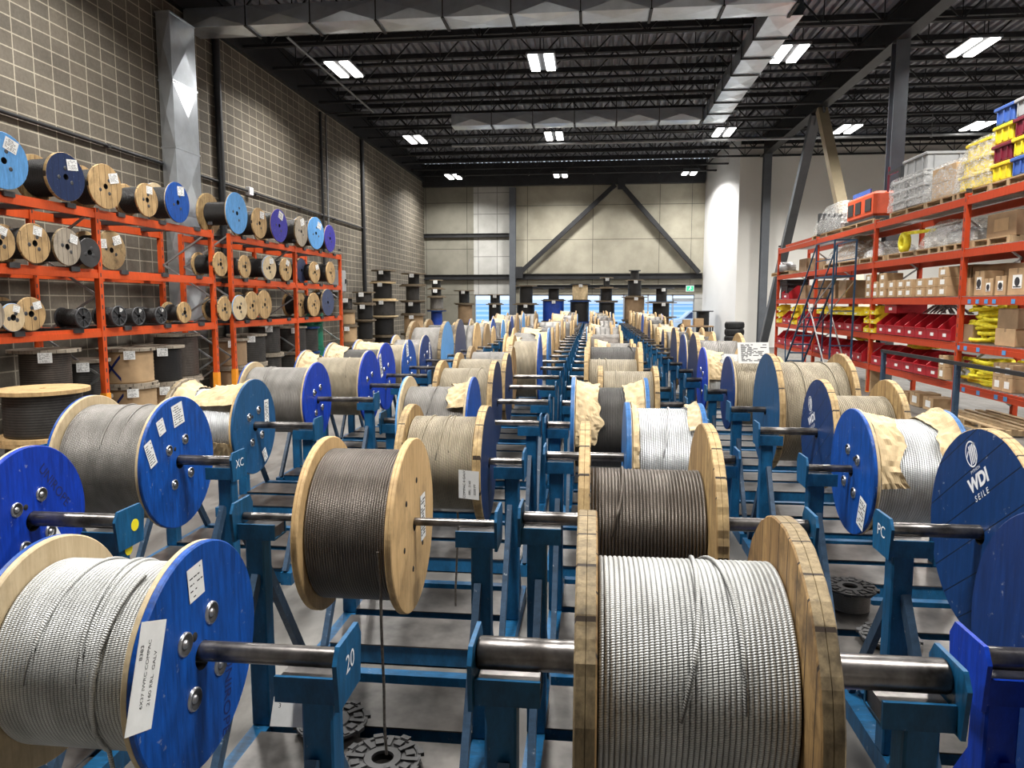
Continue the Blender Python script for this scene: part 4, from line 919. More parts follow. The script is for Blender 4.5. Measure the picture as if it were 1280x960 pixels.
# stacks standing free along the back left and in front of the back wall
G = 'reel stacks at the back of the hall'
def free(px, y, cfg, where):
    """cfg from the top down in photo pixels: (y top, y bottom, flange width, core width, core, flange)"""
    k = y / FPX; P = onY(px, 400, y); out = []
    zt = [(onY(px, a, y).z, onY(px, b, y).z) for a, b, *_ in cfg]
    items = []
    for j in range(len(cfg) - 1, -1, -1):
        top = zt[j][0]; bot = zt[j + 1][0] if j < len(cfg) - 1 else 0.
        h = top - bot; c = cfg[j]
        if j == len(cfg) - 1 and h > 1.0: items += [(h / 2, c[2] * k * .56, c[3] * k / 2, c[4], c[5], None)]; h = h / 2
        items.append((h, c[2] * k * .56, c[3] * k / 2, c[4], c[5], -1.5 if RN.random() < .6 else None))
    vstack(px, y, items, where, G)
free(436, 24.4, [(372, 388, 18, 12, 'graphite', 'darkwood'), (389, 405, 19, 17, 'card', 'darkwood'), (407, 428, 21, 19, 'card', 'darkwood')], 'of cardboard drums just past the green drums')
free(456, 25.2, [(365, 379, 26, 20, 'graphite', 'darkwood'), (380, 400, 25, 19, 'black', 'darkwood'), (401, 420, 22, 19, 'black', 'darkwood')], 'of dark reels below the electrical cabinet')
free(480, 27.5, [(338, 352, 28, 17, 'black', 'darkwood'), (353, 372, 30, 23, 'black', 'kraft'), (375, 395, 32, 28, 'graphite', 'kraft'), (396, 417, 30, 24, 'black', 'darkwood')], 'draped with torn brown paper near the left wall')
free(517, 28.5, [(342, 356, 28, 14, 'black', 'darkwood'), (357, 374, 30, 17, 'graphite', 'darkwood'), (377, 392, 26, 19, 'black', 'darkwood'), (393, 414, 30, 24, 'card', 'darkwood')], 'with low cardboard drums near the back left corner')
free(546, 30.5, [(350, 359, 15, 11, 'black', 'darkwood'), (361, 368, 20, 12, 'black', 'darkwood'), (371, 387, 22, 16, 'greyrope', 'darkwood'), (388, 404, 22, 14, 'tarp', 'blueplank')], 'of small reels in the back left corner')
free(581, 36.0, [(363, 378, 23, 13, 'black', 'darkwood'), (380, 398, 22, 18, 'cardbrown', 'darkwood')], 'left of the first back window')
free(619, 36.0, [(368, 379, 16, 12, 'black', 'darkwood'), (380, 392, 20, 15, 'black', 'darkwood')], 'in front of the first back window')
free(657, 36.0, [(357, 378, 24, 16, 'black', 'darkwood'), (380, 393, 29, 22, 'black', 'darkwood')], 'beside the back wall column')
free(692, 36.0, [(360, 374, 23, 13, 'black', 'plastic'), (375, 388, 27, 26, 'tarp', 'darkwood')], 'with a blue tarpaulin before the glazing')
free(724, 36.0, [(355, 374, 22, 19, 'kraft', 'plastic'), (376, 390, 26, 23, 'black', 'navyply')], 'topped with kraft paper before the glazing')
free(758, 36.0, [(347, 358, 15, 8, 'black', 'darkwood'), (360, 375, 26, 14, 'black', 'darkwood'), (377, 395, 24, 19, 'black', 'darkwood')], 'with a tiny spool on top before the glazing')
free(793, 36.0, [(338, 348, 13, 10, 'black', 'plastic'), (350, 370, 20, 16, 'black', 'darkwood'), (371, 391, 28, 24, 'cardbrown', 'darkwood')], 'tallest before the back glazing')
free(826, 35.2, [(360, 376, 27, 13, 'black', 'plastic'), (378, 395, 34, 20, 'black', 'darkwood'), (397, 408, 25, 21, 'cardbrown', 'darkwood')], 'nearest the glass exit door')

# ------------------------------------------------------------------ right side of the far end
t = thing('exit_sign', 'small green running figure exit sign hanging above the glass door', 'sign', (4.92, 38.3, 2.55))
MB().box(-.2, .2, -.03, .03, 0, .3).build('sign_box', 'white', t); b = MB().box(-.17, .17, -.036, -.03, .03, .27); b.build('green_face', 'exit', t)
b = MB(); b.cyl((.03, -.042, .225), (.03, -.037, .225), .022, 10); b.bar((.02, -.04, .19), (-.02, -.04, .12), .035, .004, up=(0, 1, 0)); b.bar((-.02, -.04, .12), (.03, -.04, .07), .02, .004, up=(0, 1, 0)); b.bar((-.02, -.04, .12), (-.08, -.04, .08), .02, .004, up=(0, 1, 0)); b.bar((.02, -.04, .18), (.08, -.04, .15), .016, .004, up=(0, 1, 0)); b.build('running_figure', 'exitw', t)
MB().bar((0, 0, .3), (0, 0, 6.65), .015).build('hanging_rod', 'black_steel', t)
def tyre(x, y, z, R, w_, lb):
    t = thing('tyre', lb, 'tyre', (x, y, z), 'stacked tyres')
    MB().lathe([(0, R * .62), (.0, R * .9), (.03, R * .985), (.07, R), (w_ - .07, R), (w_ - .03, R * .985), (w_, R * .9), (w_, R * .62), (w_ - .03, R * .58), (.03, R * .58)], 36, 'z', closed=True).build('tyre_body', 'rubber', t)
    b = MB()
    for k in range(36): a = k * PI / 18; b.bar((math.cos(a) * (R + .003), math.sin(a) * (R + .003), .075), (math.cos(a + .06) * (R + .003), math.sin(a + .06) * (R + .003), w_ - .075), .05, .012)
    b.build('tread_blocks', 'rubber', t)
P = onZ(912, 437, 0); 
for k in range(4): tyre(onY(918, 410, 32.6).x, 32.6, k * .292, .40, .29, f'black tyre, {("bottom", "second", "third", "top")[k]} of the stack by the white wall')
t = thing('work_table', 'cluttered steel work table beside the glass door', 'table', (4.85, 35.2, 0))
MB().box(-.75, .75, -.4, .4, .86, .92).build('tabletop', 'cardbrown', t)
for x in (-.7, .7):
    for y in (-.35, .35): MB().box(x - .03, x + .03, y - .03, y + .03, 0, .86).build('leg', 'black_steel', t)
MB().box(-.7, .7, -.35, .35, .2, .24).build('lower_shelf', 'black_steel', t)
def carton(x, y, z, dx, dy, dz, label, grp, mat='card', rz=0., tagmat='paper', front=-1, tape=True, logo=False, name='carton'):
    t = thing(name, label, 'box', (x, y, z), grp, rz)
    put('box_body', cached(('cb', dx, dy, dz, mat), lambda: MB().box(-dx / 2, dx / 2, -dy / 2, dy / 2, 0, dz, bev=.006).data('box_body', mat)), t)
    if tape: put('tape', cached(('tp', dx, dy, dz), lambda: MB().box(-dx / 2 - .001, dx / 2 + .001, -.025, .025, dz * .8, dz + .0015).data('tape', 'cardbrown')), t)
    if tagmat: put('label', cached(('cl', dx, dy, dz, front, logo), lambda: MB().box(*sorted((front * dx / 2, front * (dx / 2 + .003))), -dy * .24, dy * .24, dz * .25, dz * .75).data('label', tagmat)), t)
    if logo:
        b = MB(); xx = front * (dx / 2 + .005)
        b.cyl((front * dx / 2, 0, dz * .5), (xx, 0, dz * .5), dz * .17, 14); b.box(*sorted((front * dx / 2, xx)), -dy * .2, dy * .2, dz * .29, dz * .33); b.build('printed_mark', 'ink', t)
    return t
for k, (x, z, s, lb) in enumerate(((4.3, .92, .35, 'brown carton on the left of the cluttered table'), (4.85, .92, .42, 'brown carton in the middle of the cluttered table'), (5.15, .24, .5, 'carton on the lower shelf of the cluttered table'))): carton(x + .1, 35.2, z + .001, s, s, s * .8, lb, 'cartons on the work table', tagmat=None)
vreel(5.3, 36.3, 0.0, .5, .3, 1.6, 'black', 'plastic', 'tall black reel standing on end behind the cluttered table', 'reel stacks at the back of the hall')

# ------------------------------------------------------------------ right racking
XQ = 6.2; DQ = .95; QY = [5.2, 9.2, 13.24, 17.21, 21.48, 25.7]; QZ = [.635, 1.32, 2.09, 2.88, 3.74]
rack('long orange-red racking along the right aisle, five levels of bins, cartons and pallets', XQ, DQ, QY, QZ, 'rackdeep', .02, 1, 0, 3.80)
def qy(px, x=XQ + .02): return onX(px, 378, x).y
def qc(px): return onX(px, 378, XC_ - .12).y
def qp(px): return onX(px, 378, XQ + .22).y
XC_ = XQ + .47        # where along the rack front a photo column falls
def pallet(x, y, z, dx, dy, label, grp='pallets on the right racking'):
    t = thing('wooden_pallet', label, 'pallet', (x, y, z), grp)
    def mk():
        top = MB(); n = 6
        for k in range(n): u = -dx / 2 + (dx - .1) * k / (n - 1); top.box(u, u + .1, -dy / 2, dy / 2, .098, .118)
        bot = MB()
        for u in (-dx / 2, -.05, dx / 2 - .1): bot.box(u, u + .1, -dy / 2, dy / 2, 0, .018)
        blk = [MB().box(-dx / 2, dx / 2, v, v + .08, .018, .098).data('stringer', 'pallet') for v in (-dy / 2, -.04, dy / 2 - .08)]
        return top.data('top_boards', 'pallet'), bot.data('bottom_boards', 'pallet'), blk
    a, b, c = cached(('pal', dx, dy), mk); put('top_boards', a, t); put('bottom_boards', b, t)
    for s_ in c: put('stringer', s_, t)
    return t
def wrapfilm(parent, x0, x1, y0, y1, z0, z1, seed, taper=.15):
    m = MB(); N = 40; K = 12; vs = []
    for k in range(K + 1):
        q = k / K; s_ = 1 + .04 - taper * q * q
        for i in range(N):
            a = 2 * PI * i / N; ca, sa = math.cos(a), math.sin(a); e = max(abs(ca), abs(sa)); r = s_ / (e ** .8) + .05 * noise.noise((ca * 3, sa * 3, q * 4 + seed)) + .03 * noise.noise((ca * 9, sa * 9, q * 9 + seed))
            vs.append(((x0 + x1) / 2 + (x1 - x0) / 2 * r * ca, (y0 + y1) / 2 + (y1 - y0) / 2 * r * sa, z0 + (z1 - z0) * q * (1 + .02 * noise.noise((ca * 4, sa * 4, seed)))))
    fs = [(k * N + i, k * N + (i + 1) % N, (k + 1) * N + (i + 1) % N, (k + 1) * N + i) for k in range(K) for i in range(N)]; fs.append(tuple(range(K * N, K * N + N)))
    return m.add(vs, fs, 0, False).build('stretch_film', 'film', parent)
def parts_bin(x, y, z, wd, dp, ht, mat, label, grp):
    """open-fronted stacking bin, mouth towards the aisle (-x)"""
    t = thing('parts_bin', label, 'bin', (x, y, z), grp)
    def mk():
        s_ = [(0, 0), (dp, 0), (dp, ht), (dp * .42, ht), (0, ht * .5)]; m = MB(); k = .012
        for u in (-wd / 2, wd / 2 - k): m.prism([(a, b) for a, b in s_], u, u + k, 'y')
        m.box(0, dp, -wd / 2 + k, wd / 2 - k, 0, k).box(dp - k, dp, -wd / 2 + k, wd / 2 - k, k, ht)
        f = MB().prism([(0, k), (k, k), (.03 + k, ht * .44), (-.012, ht * .44), (-.012, ht * .40), (.0, ht * .38)], -wd / 2 + k, wd / 2 - k, 'y')
        return m.data('bin_body', mat), f.data('front_lip', mat), MB().box(-.004, -.001, -wd * .13, wd * .13, ht * .14, ht * .27).data('label_card', 'paper')
    a, b, c = cached(('bin', wd, dp, ht, mat), mk); put('bin_body', a, t); put('front_lip', b, t); put('label_card', c, t)
    # something in the bin
    g = MB()
    for k in range(5): g.tube([(dp * .3 + .03 * k, -wd * .3 + wd * .12 * k, ht * .12 + .02 * k), (dp * .45, -wd * .2 + wd * .1 * k, ht * .34), (dp * .7, -wd * .3 + wd * .15 * k, ht * .2)], .014, 6)
    put('bin_contents', cached(('binc', wd, dp, ht), lambda: g.data('bin_contents', 'galvbar')), t); return t
def binrow(px0, px1, n, z, ht, mat, desc, grp, dp=.5, xo=0.):
    ya, yb = qy(px0), qy(px1); wd = round(abs(ya - yb) / n - .012, 3)
    for k in range(n): parts_bin(XQ - .04 + xo, ya + (yb - ya) * (k + .5) / n, z, wd, dp, ht, mat, f'{desc}, {ORD[k]} from far end', grp)
z2, z1 = QZ[1] + .016, QZ[0] + .016
CN = {'red': 'dark red', 'yellowbin': 'yellow'}
binrow(1101, 1196, 7, z2, .44, 'red', 'large red bin in the long row on the second level', 'red bins on the right racking', .62)
parts_bin(XQ + .03, qy(1113), z2 + .442, .62, .6, .42, 'red', 'large dark red bin stacked above the far end of the long row', 'red bins on the right racking')
for k in range(3):
    for j in range(2): parts_bin(XQ - .05 + .0, qy(1088 + 8 * j), z2 + .2 * k, .30, .34, .195, 'yellowbin', f'yellow bin, {("bottom", "middle", "top")[k]} of the {("far", "near")[j]} yellow stack beside red bins', 'yellow bins on the right racking')
binrow(1022, 1082, 6, z2, .36, 'red', 'red bin behind the rolling ladder on the second level', 'red bins on the right racking')
binrow(1024, 1080, 5, z2 + .362, .2, 'yellowbin', 'yellow bin above the red ones behind the rolling ladder', 'yellow bins on the right racking', .4)
for j, px in enumerate((976, 995)):
    for k in range(3): parts_bin(XQ - .05, qy(px) + (0 if k < 9 else 0), z2 + .2 * k, .42, .34, .195, 'yellowbin', f'yellow bin, {("bottom", "middle", "top")[k]} of the {("farthest", "second")[j]} stack, far end of second level', 'yellow bins on the right racking')
binrow(980, 992, 2, z2, .40, 'red', 'red bin between yellow stacks at the far end, second level', 'red bins on the right racking', xo=.02)
binrow(1000, 1016, 3, z2, .40, 'red', 'red bin just left of the rolling ladder, second level', 'red bins on the right racking')
binrow(975, 1015, 5, z1, .42, 'red', 'red bin at the far end of the lowest level', 'red bins on the right racking')
binrow(1022, 1058, 4, z1, .40, 'red', 'red bin seen through the ladder on the lowest level', 'red bins on the right racking')
binrow(1060, 1084, 3, z1, .42, 'red', 'red bin left of the third upright on the lowest level', 'red bins on the right racking')
binrow(1096, 1185, 6, z1, .42, 'red', 'red bin behind the black rail on the lowest level', 'red bins on the right racking', .6)
parts_bin(XQ + .0, qy(982), QZ[2] + .016, .9, .6, .42, 'red', 'red bin alone at the far end of the third level', 'red bins on the right racking')
def heap(x, y, z, dx, dy, dz, mat, label, cat, name, n=14, r=.028, seed=0):
    """folded webbing or wire slings lying in loops"""
    t = thing(name, label, cat, (x, y, z)); q = random.Random(seed)
    for k in range(n):
        zz = r + (dz - 2 * r) * k / max(1, n - 1); cx, cy = q.uniform(-.15, .15) * dx, q.uniform(-.15, .15) * dy; a0 = q.uniform(0, 6)
        pts = [(cx + dx * .34 * math.cos(a) * (1 + .2 * math.sin(3 * a + a0)), cy + dy * .34 * math.sin(a) * (1 + .2 * math.cos(2 * a + a0)), zz + .02 * math.sin(2 * a + a0)) for a in [a0 + 2 * PI * i / 20 for i in range(20)]]
        MB().tube([Vector((a, b, max(r, c))) for a, b, c in pts], r, 7).build('sling_loop', mat, t)
    return t
heap(XQ + .3, qp(1237), z2, .5, 1.1, .62, 'strap', 'pile of yellow webbing slings on the second level at the right', 'webbing slings', 'webbing_sling_pile', 16, .032, 2)
heap(XQ + .4, qp(1240), z1, .7, 1.5, .42, 'strap', 'pile of yellow webbing slings on the lowest level at the right', 'webbing slings', 'webbing_sling_pile', 14, .032, 3)
heap(XQ + .4, qp(1148), z1 + .43, .5, 1.2, .22, 'strap', 'yellow slings lying over the red bins on the lowest level', 'webbing slings', 'webbing_sling_pile', 8, .03, 5)
heap(XQ + .4, qp(1072), z1 + .44, .5, 1.6, .2, 'strap', 'yellow slings above the red bins left of the third upright', 'webbing slings', 'webbing_sling_pile', 8, .03, 6)
t = thing('wire_sling_bundle', 'grey wire rope slings hanging in a fan above the long row of red bins', 'wire slings', (XQ + .42, qp(1165), z2 + .0))
for k in range(16): MB().tube([(.015 * (k % 4), -1.15 + .085 * k, .462), (.015 * (k % 4), -.75 + .06 * k, .56 + .01 * (k % 5)), (.02 * (k % 3), -.3 + .045 * k, .60 + .012 * (k % 5)), (.02 * (k % 3), .05 + .05 * k, .462)], .015, 6).build('wire_loop', 'conduit', t)
# third level: white-labelled cartons
GC = 'cartons on the third level'
z3 = QZ[2] + .016; cols = [(1098, 3), (1107, 2), (1116, 3), (1128, 2), (1140, 2), (1150, 2), (1165, 2), (1179, 2), (1194, 3)]
for k, (px, n) in enumerate(cols):
    for j in range(n): carton(XQ + .16, qp(px), z3 + .172 * j, .36, .33, .17, f'white-labelled carton, {("bottom", "second", "top")[j] if n > 2 else ("bottom", "top")[j]} of the {ORD[k]} column from the far end, third level', GC)
t = carton(XQ + .55, qp(1188), z3, .4, .9, .55, 'open brown box behind the labelled cartons on the third level', GC, 'cardbrown', tagmat=None)
for k, (px, w_, h_, z_) in enumerate(((1217, .36, .30, 0), (1236, .30, .40, 0), (1248, .26, .27, 0), (1263, .26, .30, 0), (1285, .5, .40, 0))):
    carton(XQ + .2, qp(px), z3, .3, w_, h_, f'carton with a black round mark, {ORD[k]} in the near bay of the third level', GC, logo=True, rz=.08 if k == 3 else 0.)
carton(XQ + .55, qp(1222), z3, .4, 1.1, .52, 'long brown carton behind the marked cartons, near bay of third level', GC, 'cardbrown', tagmat=None)
for k, (px, z_, mt, h_, w_) in enumerate(((1210, z2, 'card', .14, .45), (1224, z2, 'cardbrown', .30, .4), (1274, z2, 'card', .27, .55), (1276, z2 + .272, 'cardbrown', .30, .55))):
    carton(XQ + .25, qp(px), z_, .4, w_, h_, ('flat carton beside the yellow slings, second level', 'brown carton beside the yellow slings, second level', 'brown carton at the right edge, second level', 'dark carton stacked at the right edge, second level')[k], 'cartons on the second level', mt, tagmat=None)
for k in range(4): carton(XQ + .2, qp(1270 + 13 * (k % 2)), z1 + .212 * (k // 2), .34, .27, .21, f'small labelled carton, {("lower", "upper")[k // 2]} {("left", "right")[k % 2]} of four at the right edge of the lowest level', 'cartons on the lowest level')
for k in range(2): carton(XQ + .1, qy(1188), z1 + .212 * k, .32, .24, .21, f'{("lower", "upper")[k]} labelled carton against the upright on the lowest level', 'cartons on the lowest level')
t = thing('plastic_wrapped_bundle', 'grey plastic wrapped bundle on the lowest level beside the yellow slings', 'bundle', (XQ + .4, qp(1216), z1)); 
b = MB(); b.lathe([(0, .0), (0, .28), (.08, .3), (.2, .26), (.26, .12), (.28, 0)], 20, 'z', sm=False, jit=.06); b.build('bundle_body', 'greytote', t)
for k, (px, h_) in enumerate(((1147, .22), (1162, .26), (1180, .24))): carton(XQ + .25, qp(px), .002, .4, .42, h_, f'{("first", "second", "third")[k]} carton on the floor under the racking', 'cartons on the floor under the right racking')
for k in range(2): carton(XQ + .15, qy(1091), .002 + .252 * k, .3, .3, .25, f'{("lower", "upper")[k]} white-labelled carton on the floor at the third upright', 'cartons on the floor under the right racking')
for k, px in enumerate((1222, 1258)): pallet(XQ + .35, qp(px) - .2 * k, .001, 1.0, 1.1, f'wooden pallet on the floor below the rack, {("farther", "nearer")[k]} one', 'pallets on the floor')
t = thing('yellow_hoist', 'yellow hoist standing with black motor on the second level near the right edge', 'hoist', (XQ + .76, qp(1222), z2 + .0))
MB().box(-.06, .06, -.06, .06, .0, .95).build('mast', 'yellowbin', t); MB().cyl((0, -.5, .8), (0, -.1, .8), .14, 14).build('motor', 'greytote', t); MB().box(-.15, .15, -.3, .3, 0, .1).build('hoist_base', 'yellowbin', t); MB().cyl((0, .1, .8), (0, .3, .8), .12, 14).build('drum', 'plastic', t)
# fourth level: pallets with wrapped loads
z4 = QZ[3] + .016; z5 = QZ[4] + .016
def load4(px, dy, label): return pallet(XC_, qc(px), z4, .84, dy, label)
load4(985, 2.4, 'pallet with steel cans at the far end of the fourth level')
for k, (dx, dy, h, mt, lb) in enumerate(((-.2, .5, .32, 'galvbar', 'big zinc can on the farthest pallet of the fourth level'), (-.25, 0, .22, 'greytote', 'grey can on the farthest pallet of the fourth level'))):
    t = thing('metal_can', lb, 'can', (XC_ + dx, qc(985) + dy - .3, z4 + .119)); MB().lathe([(0, 0), (0, .26), (h, .26), (h, .24), (h - .02, .23), (h - .02, 0)], 24, 'z').build('can_body', mt, t); MB().lathe([(h * .5, .262), (h * .5 + .02, .268), (h * .5 + .04, .262)], 24, 'z').build('can_rib', mt, t)
carton(XC_, qc(1009), z4, .6, .8, .42, 'open brown box beside the cans on the fourth level', 'cartons on the fourth level', 'cardbrown', tagmat=None)
load4(1062, 2.6, 'pallet under the grey cone shaped load on the fourth level')
t = thing('covered_machine', 'grey covered cone shaped load wrapped in film on the fourth level', 'wrapped load', (XC_, qc(1062), z4 + .119))
MB().add([(-.4, -1.0, 0), (.4, -1.0, 0), (.4, 1.1, 0), (-.4, 1.1, 0), (-.12, -.5, .62), (.12, -.5, .62), (.12, .1, .62), (-.12, .1, .62)], [(3, 2, 1, 0), (4, 5, 6, 7), (0, 1, 5, 4), (1, 2, 6, 5), (2, 3, 7, 6), (3, 0, 4, 7)]).build('cover', 'cardbrown', t); wrapfilm(t, -.42, .42, -1.1, 1.2, 0.0, .64, 3, .75)
load4(1103, 1.5, 'pallet with a low film wrapped load on the fourth level'); t = thing('wrapped_load', 'low load wrapped in clear film right of the cone on the fourth level', 'wrapped load', (XC_, qc(1103), z4 + .119)); MB().box(-.35, .35, -.5, .5, 0, .18, bev=.03).build('load_body', 'white', t); wrapfilm(t, -.4, .4, -.6, .6, 0, .34, 6, .5)
load4(1142, 1.4, 'empty looking pallet carrying a yellow ring on the fourth level')
t = thing('yellow_ring', 'upright yellow ring fitting on a pallet of the fourth level', 'ring', (XC_ - .35, qc(1141), z4 + .119))
MB().lathe([(-.05, .2), (.05, .2), (.07, .13), (.05, .09), (-.05, .09), (-.07, .13)], 28, 'x', closed=True, c=(0, 0, .2)).build('ring_body', 'strap', t); MB().bar((.0, .0, .38), (.2, -.95, .36), .06).build('ring_arm', 'strap', t)
load4(1178, 1.3, 'pallet under the bulging wrapped coil on the fourth level'); t = thing('wrapped_coil', 'bulging pale coil wrapped in film on the fourth level', 'wrapped load', (XC_, qc(1178), z4 + .119)); MB().lathe([(-.5, .1), (-.45, .22), (.45, .22), (.5, .1)], 22, 'y', c=(0, 0, .225), closed=True).build('coil_body', 'white', t); wrapfilm(t, -.40, .40, -.56, .56, 0, .5, 9, .6)
load4(1212, 1.3, 'pallet with a long flat wrapped load on the fourth level'); t = thing('wrapped_load', 'long low wrapped load near the brown box on the fourth level', 'wrapped load', (XC_, qc(1212), z4 + .119)); MB().box(-.34, .34, -.5, .5, 0, .22, bev=.04).build('load_body', 'greytote', t); wrapfilm(t, -.40, .40, -.58, .58, 0, .4, 12, .5)
load4(1255, 1.2, 'nearest pallet on the fourth level under the brown box'); carton(XC_ - .05, qc(1262), z4 + .12, .55, .85, .38, 'big brown box on the nearest pallet of the fourth level', 'cartons on the fourth level', 'cardbrown', tagmat='card')
# top level
for k in range(2): tag(MB().cbox((XC_ - .3 + .35 * k, 23.9, z5 + .06), (.1, 3.0, .12)).build('spare_beam', 'rackdeep'), f'{("front", "rear")[k]} spare orange rack beam lying at the far end of the top level', 'beam', 'spare beams')
pallet(XC_, 23.7, z5 - 0, .3, .8, 'small pallet at the far end of the top level') if False else None
def load5(px, dy, label): return pallet(XC_, qc(px), z5, .84, dy, label)
load5(1043, 2.6, 'pallet with black wrapped frames on the top level')
t = thing('wrapped_machinery', 'black frames under clear film at the far end of the top level', 'wrapped load', (XC_, qc(1043), z5 + .119))
for k in range(5): MB().box(-.4, .4, -1.1 + .46 * k, -.95 + .46 * k, 0, .35 + .06 * k).build('frame_bar', 'darkbar', t)
wrapfilm(t, -.44, .44, -1.25, 1.2, 0, .75, 15, .45)
load5(1082, 2.2, 'pallet under the orange machine housing on the top level')
t = thing('machine_housing', 'orange machine housing with black grille on the top level', 'machine', (XC_, qc(1082) - .1, z5 + .119)); MB().box(-.4, .4, -.9, .9, .06, .62, bev=.06).build('housing', 'orange', t)
for u in (-.55, .1, .6): MB().box(-.415, -.395, u - .18, u + .18, .2, .48).build('grille', 'plastic', t)
MB().box(-.42, .42, -.95, .95, 0, .06).build('skid', 'darkbar', t)
t = thing('blue_crate', 'bright blue slatted crate lying on top of the orange machine housing', 'crate', (XC_ + .1, qc(1079) + .1, z5 + .741)); m = MB()
for k in range(8): m.box(-.35, .35, -.55 + .15 * k, -.45 + .15 * k, 0, .03)
m.build('slats', 'bluetote', t); MB().box(-.35, -.31, -.55, .6, .03, .14).box(.31, .35, -.55, .6, .03, .14).build('side_rails', 'bluetote', t)
t = thing('steel_frame_stand', 'black upright steel frame standing beside the orange machine on the top level', 'frame', (XC_ - .1, qc(1110), z5)); MB().bar((0, -.3, 0), (0, -.3, 1.15), .09).build('post', 'black_steel', t); MB().bar((0, -.3, 1.1), (0, .35, 1.1), .07).build('top_arm', 'black_steel', t); MB().box(-.3, .3, -.4, .4, 0, .05).build('foot', 'black_steel', t); MB().cyl((0, .4, .35), (0, .4, 1.25), .025, 8).build('red_rod', 'maroon', t)
load5(1146, 1.7, 'pallet under the film wrapped grey totes on the top level')
def tote(x, y, z, dx, dy, dz, mat, label, grp, lid=False):
    t = thing('storage_tote', label, 'tote', (x, y, z), grp)
    a, b, c = cached(('tote', dx, dy, dz, mat), lambda: (MB().box(-dx / 2 + .03, dx / 2 - .03, -dy / 2 + .03, dy / 2 - .03, 0, dz - .05, bev=.02).data('tote_body', mat), MB().box(-dx / 2, dx / 2, -dy / 2, dy / 2, dz - .06, dz - .002, bev=.012).data('rim', mat),
        MB().box(-dx / 2 + .012, -dx / 2 + .03, -dy * .34, -dy * .3, .04, dz - .07).box(-dx / 2 + .012, -dx / 2 + .03, dy * .3, dy * .34, .04, dz - .07).box(-dx / 2 + .012, -dx / 2 + .03, -.02, .02, .04, dz - .07).box(-dx * .3, -dx * .26, -dy / 2 + .012, -dy / 2 + .03, .04, dz - .07).box(dx * .26, dx * .3, -dy / 2 + .012, -dy / 2 + .03, .04, dz - .07).data('ribs', mat)))
    put('tote_body', a, t); put('rim', b, t); put('ribs', c, t); return t
zz = z5 + .119; yy = qc(1146)
for k in range(3):
    for j in range(2): tote(XC_, yy - .38 + .76 * j, zz + .2 * k, .9, .74, .2, 'greytote', f'grey tote under film, {("bottom", "second", "third")[k]} layer, {("near", "far")[j]} side of the wrapped pallet', 'wrapped grey totes')
tote(XC_, yy - .15, zz + .62, .8, 1.1, .36, 'greytote', 'large pale grey tote on top of the film wrapped pallet', 'wrapped grey totes')
FT = thing('stretch_film_wrap', 'clear crumpled stretch film round the grey totes on the top level', 'stretch film', (XC_, yy, zz)); wrapfilm(FT, -.49, .49, -.86, .86, 0.0, .64, 21, .05)
load5(1190, 1.3, 'pallet with pale wrapped cartons on the top level'); yy = qc(1190)
for k in range(2): carton(XC_, yy, zz + .28 * k, .8, .9, .275, f'{("lower", "upper")[k]} pale carton wrapped in film beside the grey totes', 'wrapped cartons on the top level', 'card', tagmat=None)
FT = thing('stretch_film_wrap', 'loose clear film round the pale cartons on the top level', 'stretch film', (XC_, yy, zz)); wrapfilm(FT, -.45, .45, -.55, .55, 0, .62, 25, .2)
load5(1228, 1.3, 'pallet under the film wrapped yellow totes on the top level'); yy = qc(1228)
for k in range(3): tote(XC_, yy, zz + .26 * k, .84 - .05 * k, 1.0 - .1 * k, .258, 'yellowbin', f'yellow tote under film, {("bottom", "middle", "top")[k]} of the wrapped yellow stack', 'wrapped yellow totes')
FT = thing('stretch_film_wrap', 'clear film round the yellow totes on the top level', 'stretch film', (XC_, yy, zz)); wrapfilm(FT, -.46, .46, -.58, .58, 0, .82, 29, .3)
load5(1275, 1.2, 'nearest pallet on the top level under stacked coloured crates'); yy = qc(1275)
for k, mt in enumerate(('yellowbin', 'maroon', 'yellowbin', 'bluetote')):
    for j in range(2): 
        mm = mt if j else ('bluetote', 'yellowbin', 'maroon', 'greytote')[k]
        tote(XC_, yy - .28 + .56 * j, zz + .285 * k, .85, .55, .282, mm, f'{ {"yellowbin": "yellow", "maroon": "maroon", "bluetote": "blue", "greytote": "grey"}[mm]} crate, {("bottom", "second", "third", "top")[k]} layer at the {("near", "far")[j]} side of the crate pallet', 'coloured crates')
# odd boxes behind the ladder
for k, (px, h_, lv) in enumerate(((1008, .4, 2), (1030, .5, 2), (1045, .36, 2), (1058, .45, 2))): carton(XQ + .35, qp(px), z3, .5, .55, h_, f'{ORD[k]} plain brown carton behind the rolling ladder on the third level', 'plain cartons behind the ladder', 'cardbrown', tagmat=None)
t = thing('plastic_tray_stack', 'stack of black trays at the far end of the third level', 'trays', (XQ + .4, qp(984), z3 + .44))
for k in range(5): MB().box(-.35, .35, -.5, .5, .04 * k, .04 * k + .034, bev=.01).build('tray', 'plastic', t)
MB().box(-.3, .3, -.4, .4, -.44, -.001).build('base_box', 'plastic', t)

RQ = [o for o in scene.objects if o.name.startswith('pallet_rack')][-1]
for lv, pxs in ((2, (1212, 1222, 1233, 1243, 1267)), (1, (1202, 1211, 1227, 1260)), (0, (1212, 1231, 1254, 1266))):
    for px in pxs: put('shelf_label', cached('shl', lambda: MB().box(-.003, 0, -.05, .05, -.035, .035).data('shelf_label', 'sky')), RQ, (-.036, qy(px, XQ - .03) - QY[0], QZ[lv] - .075))
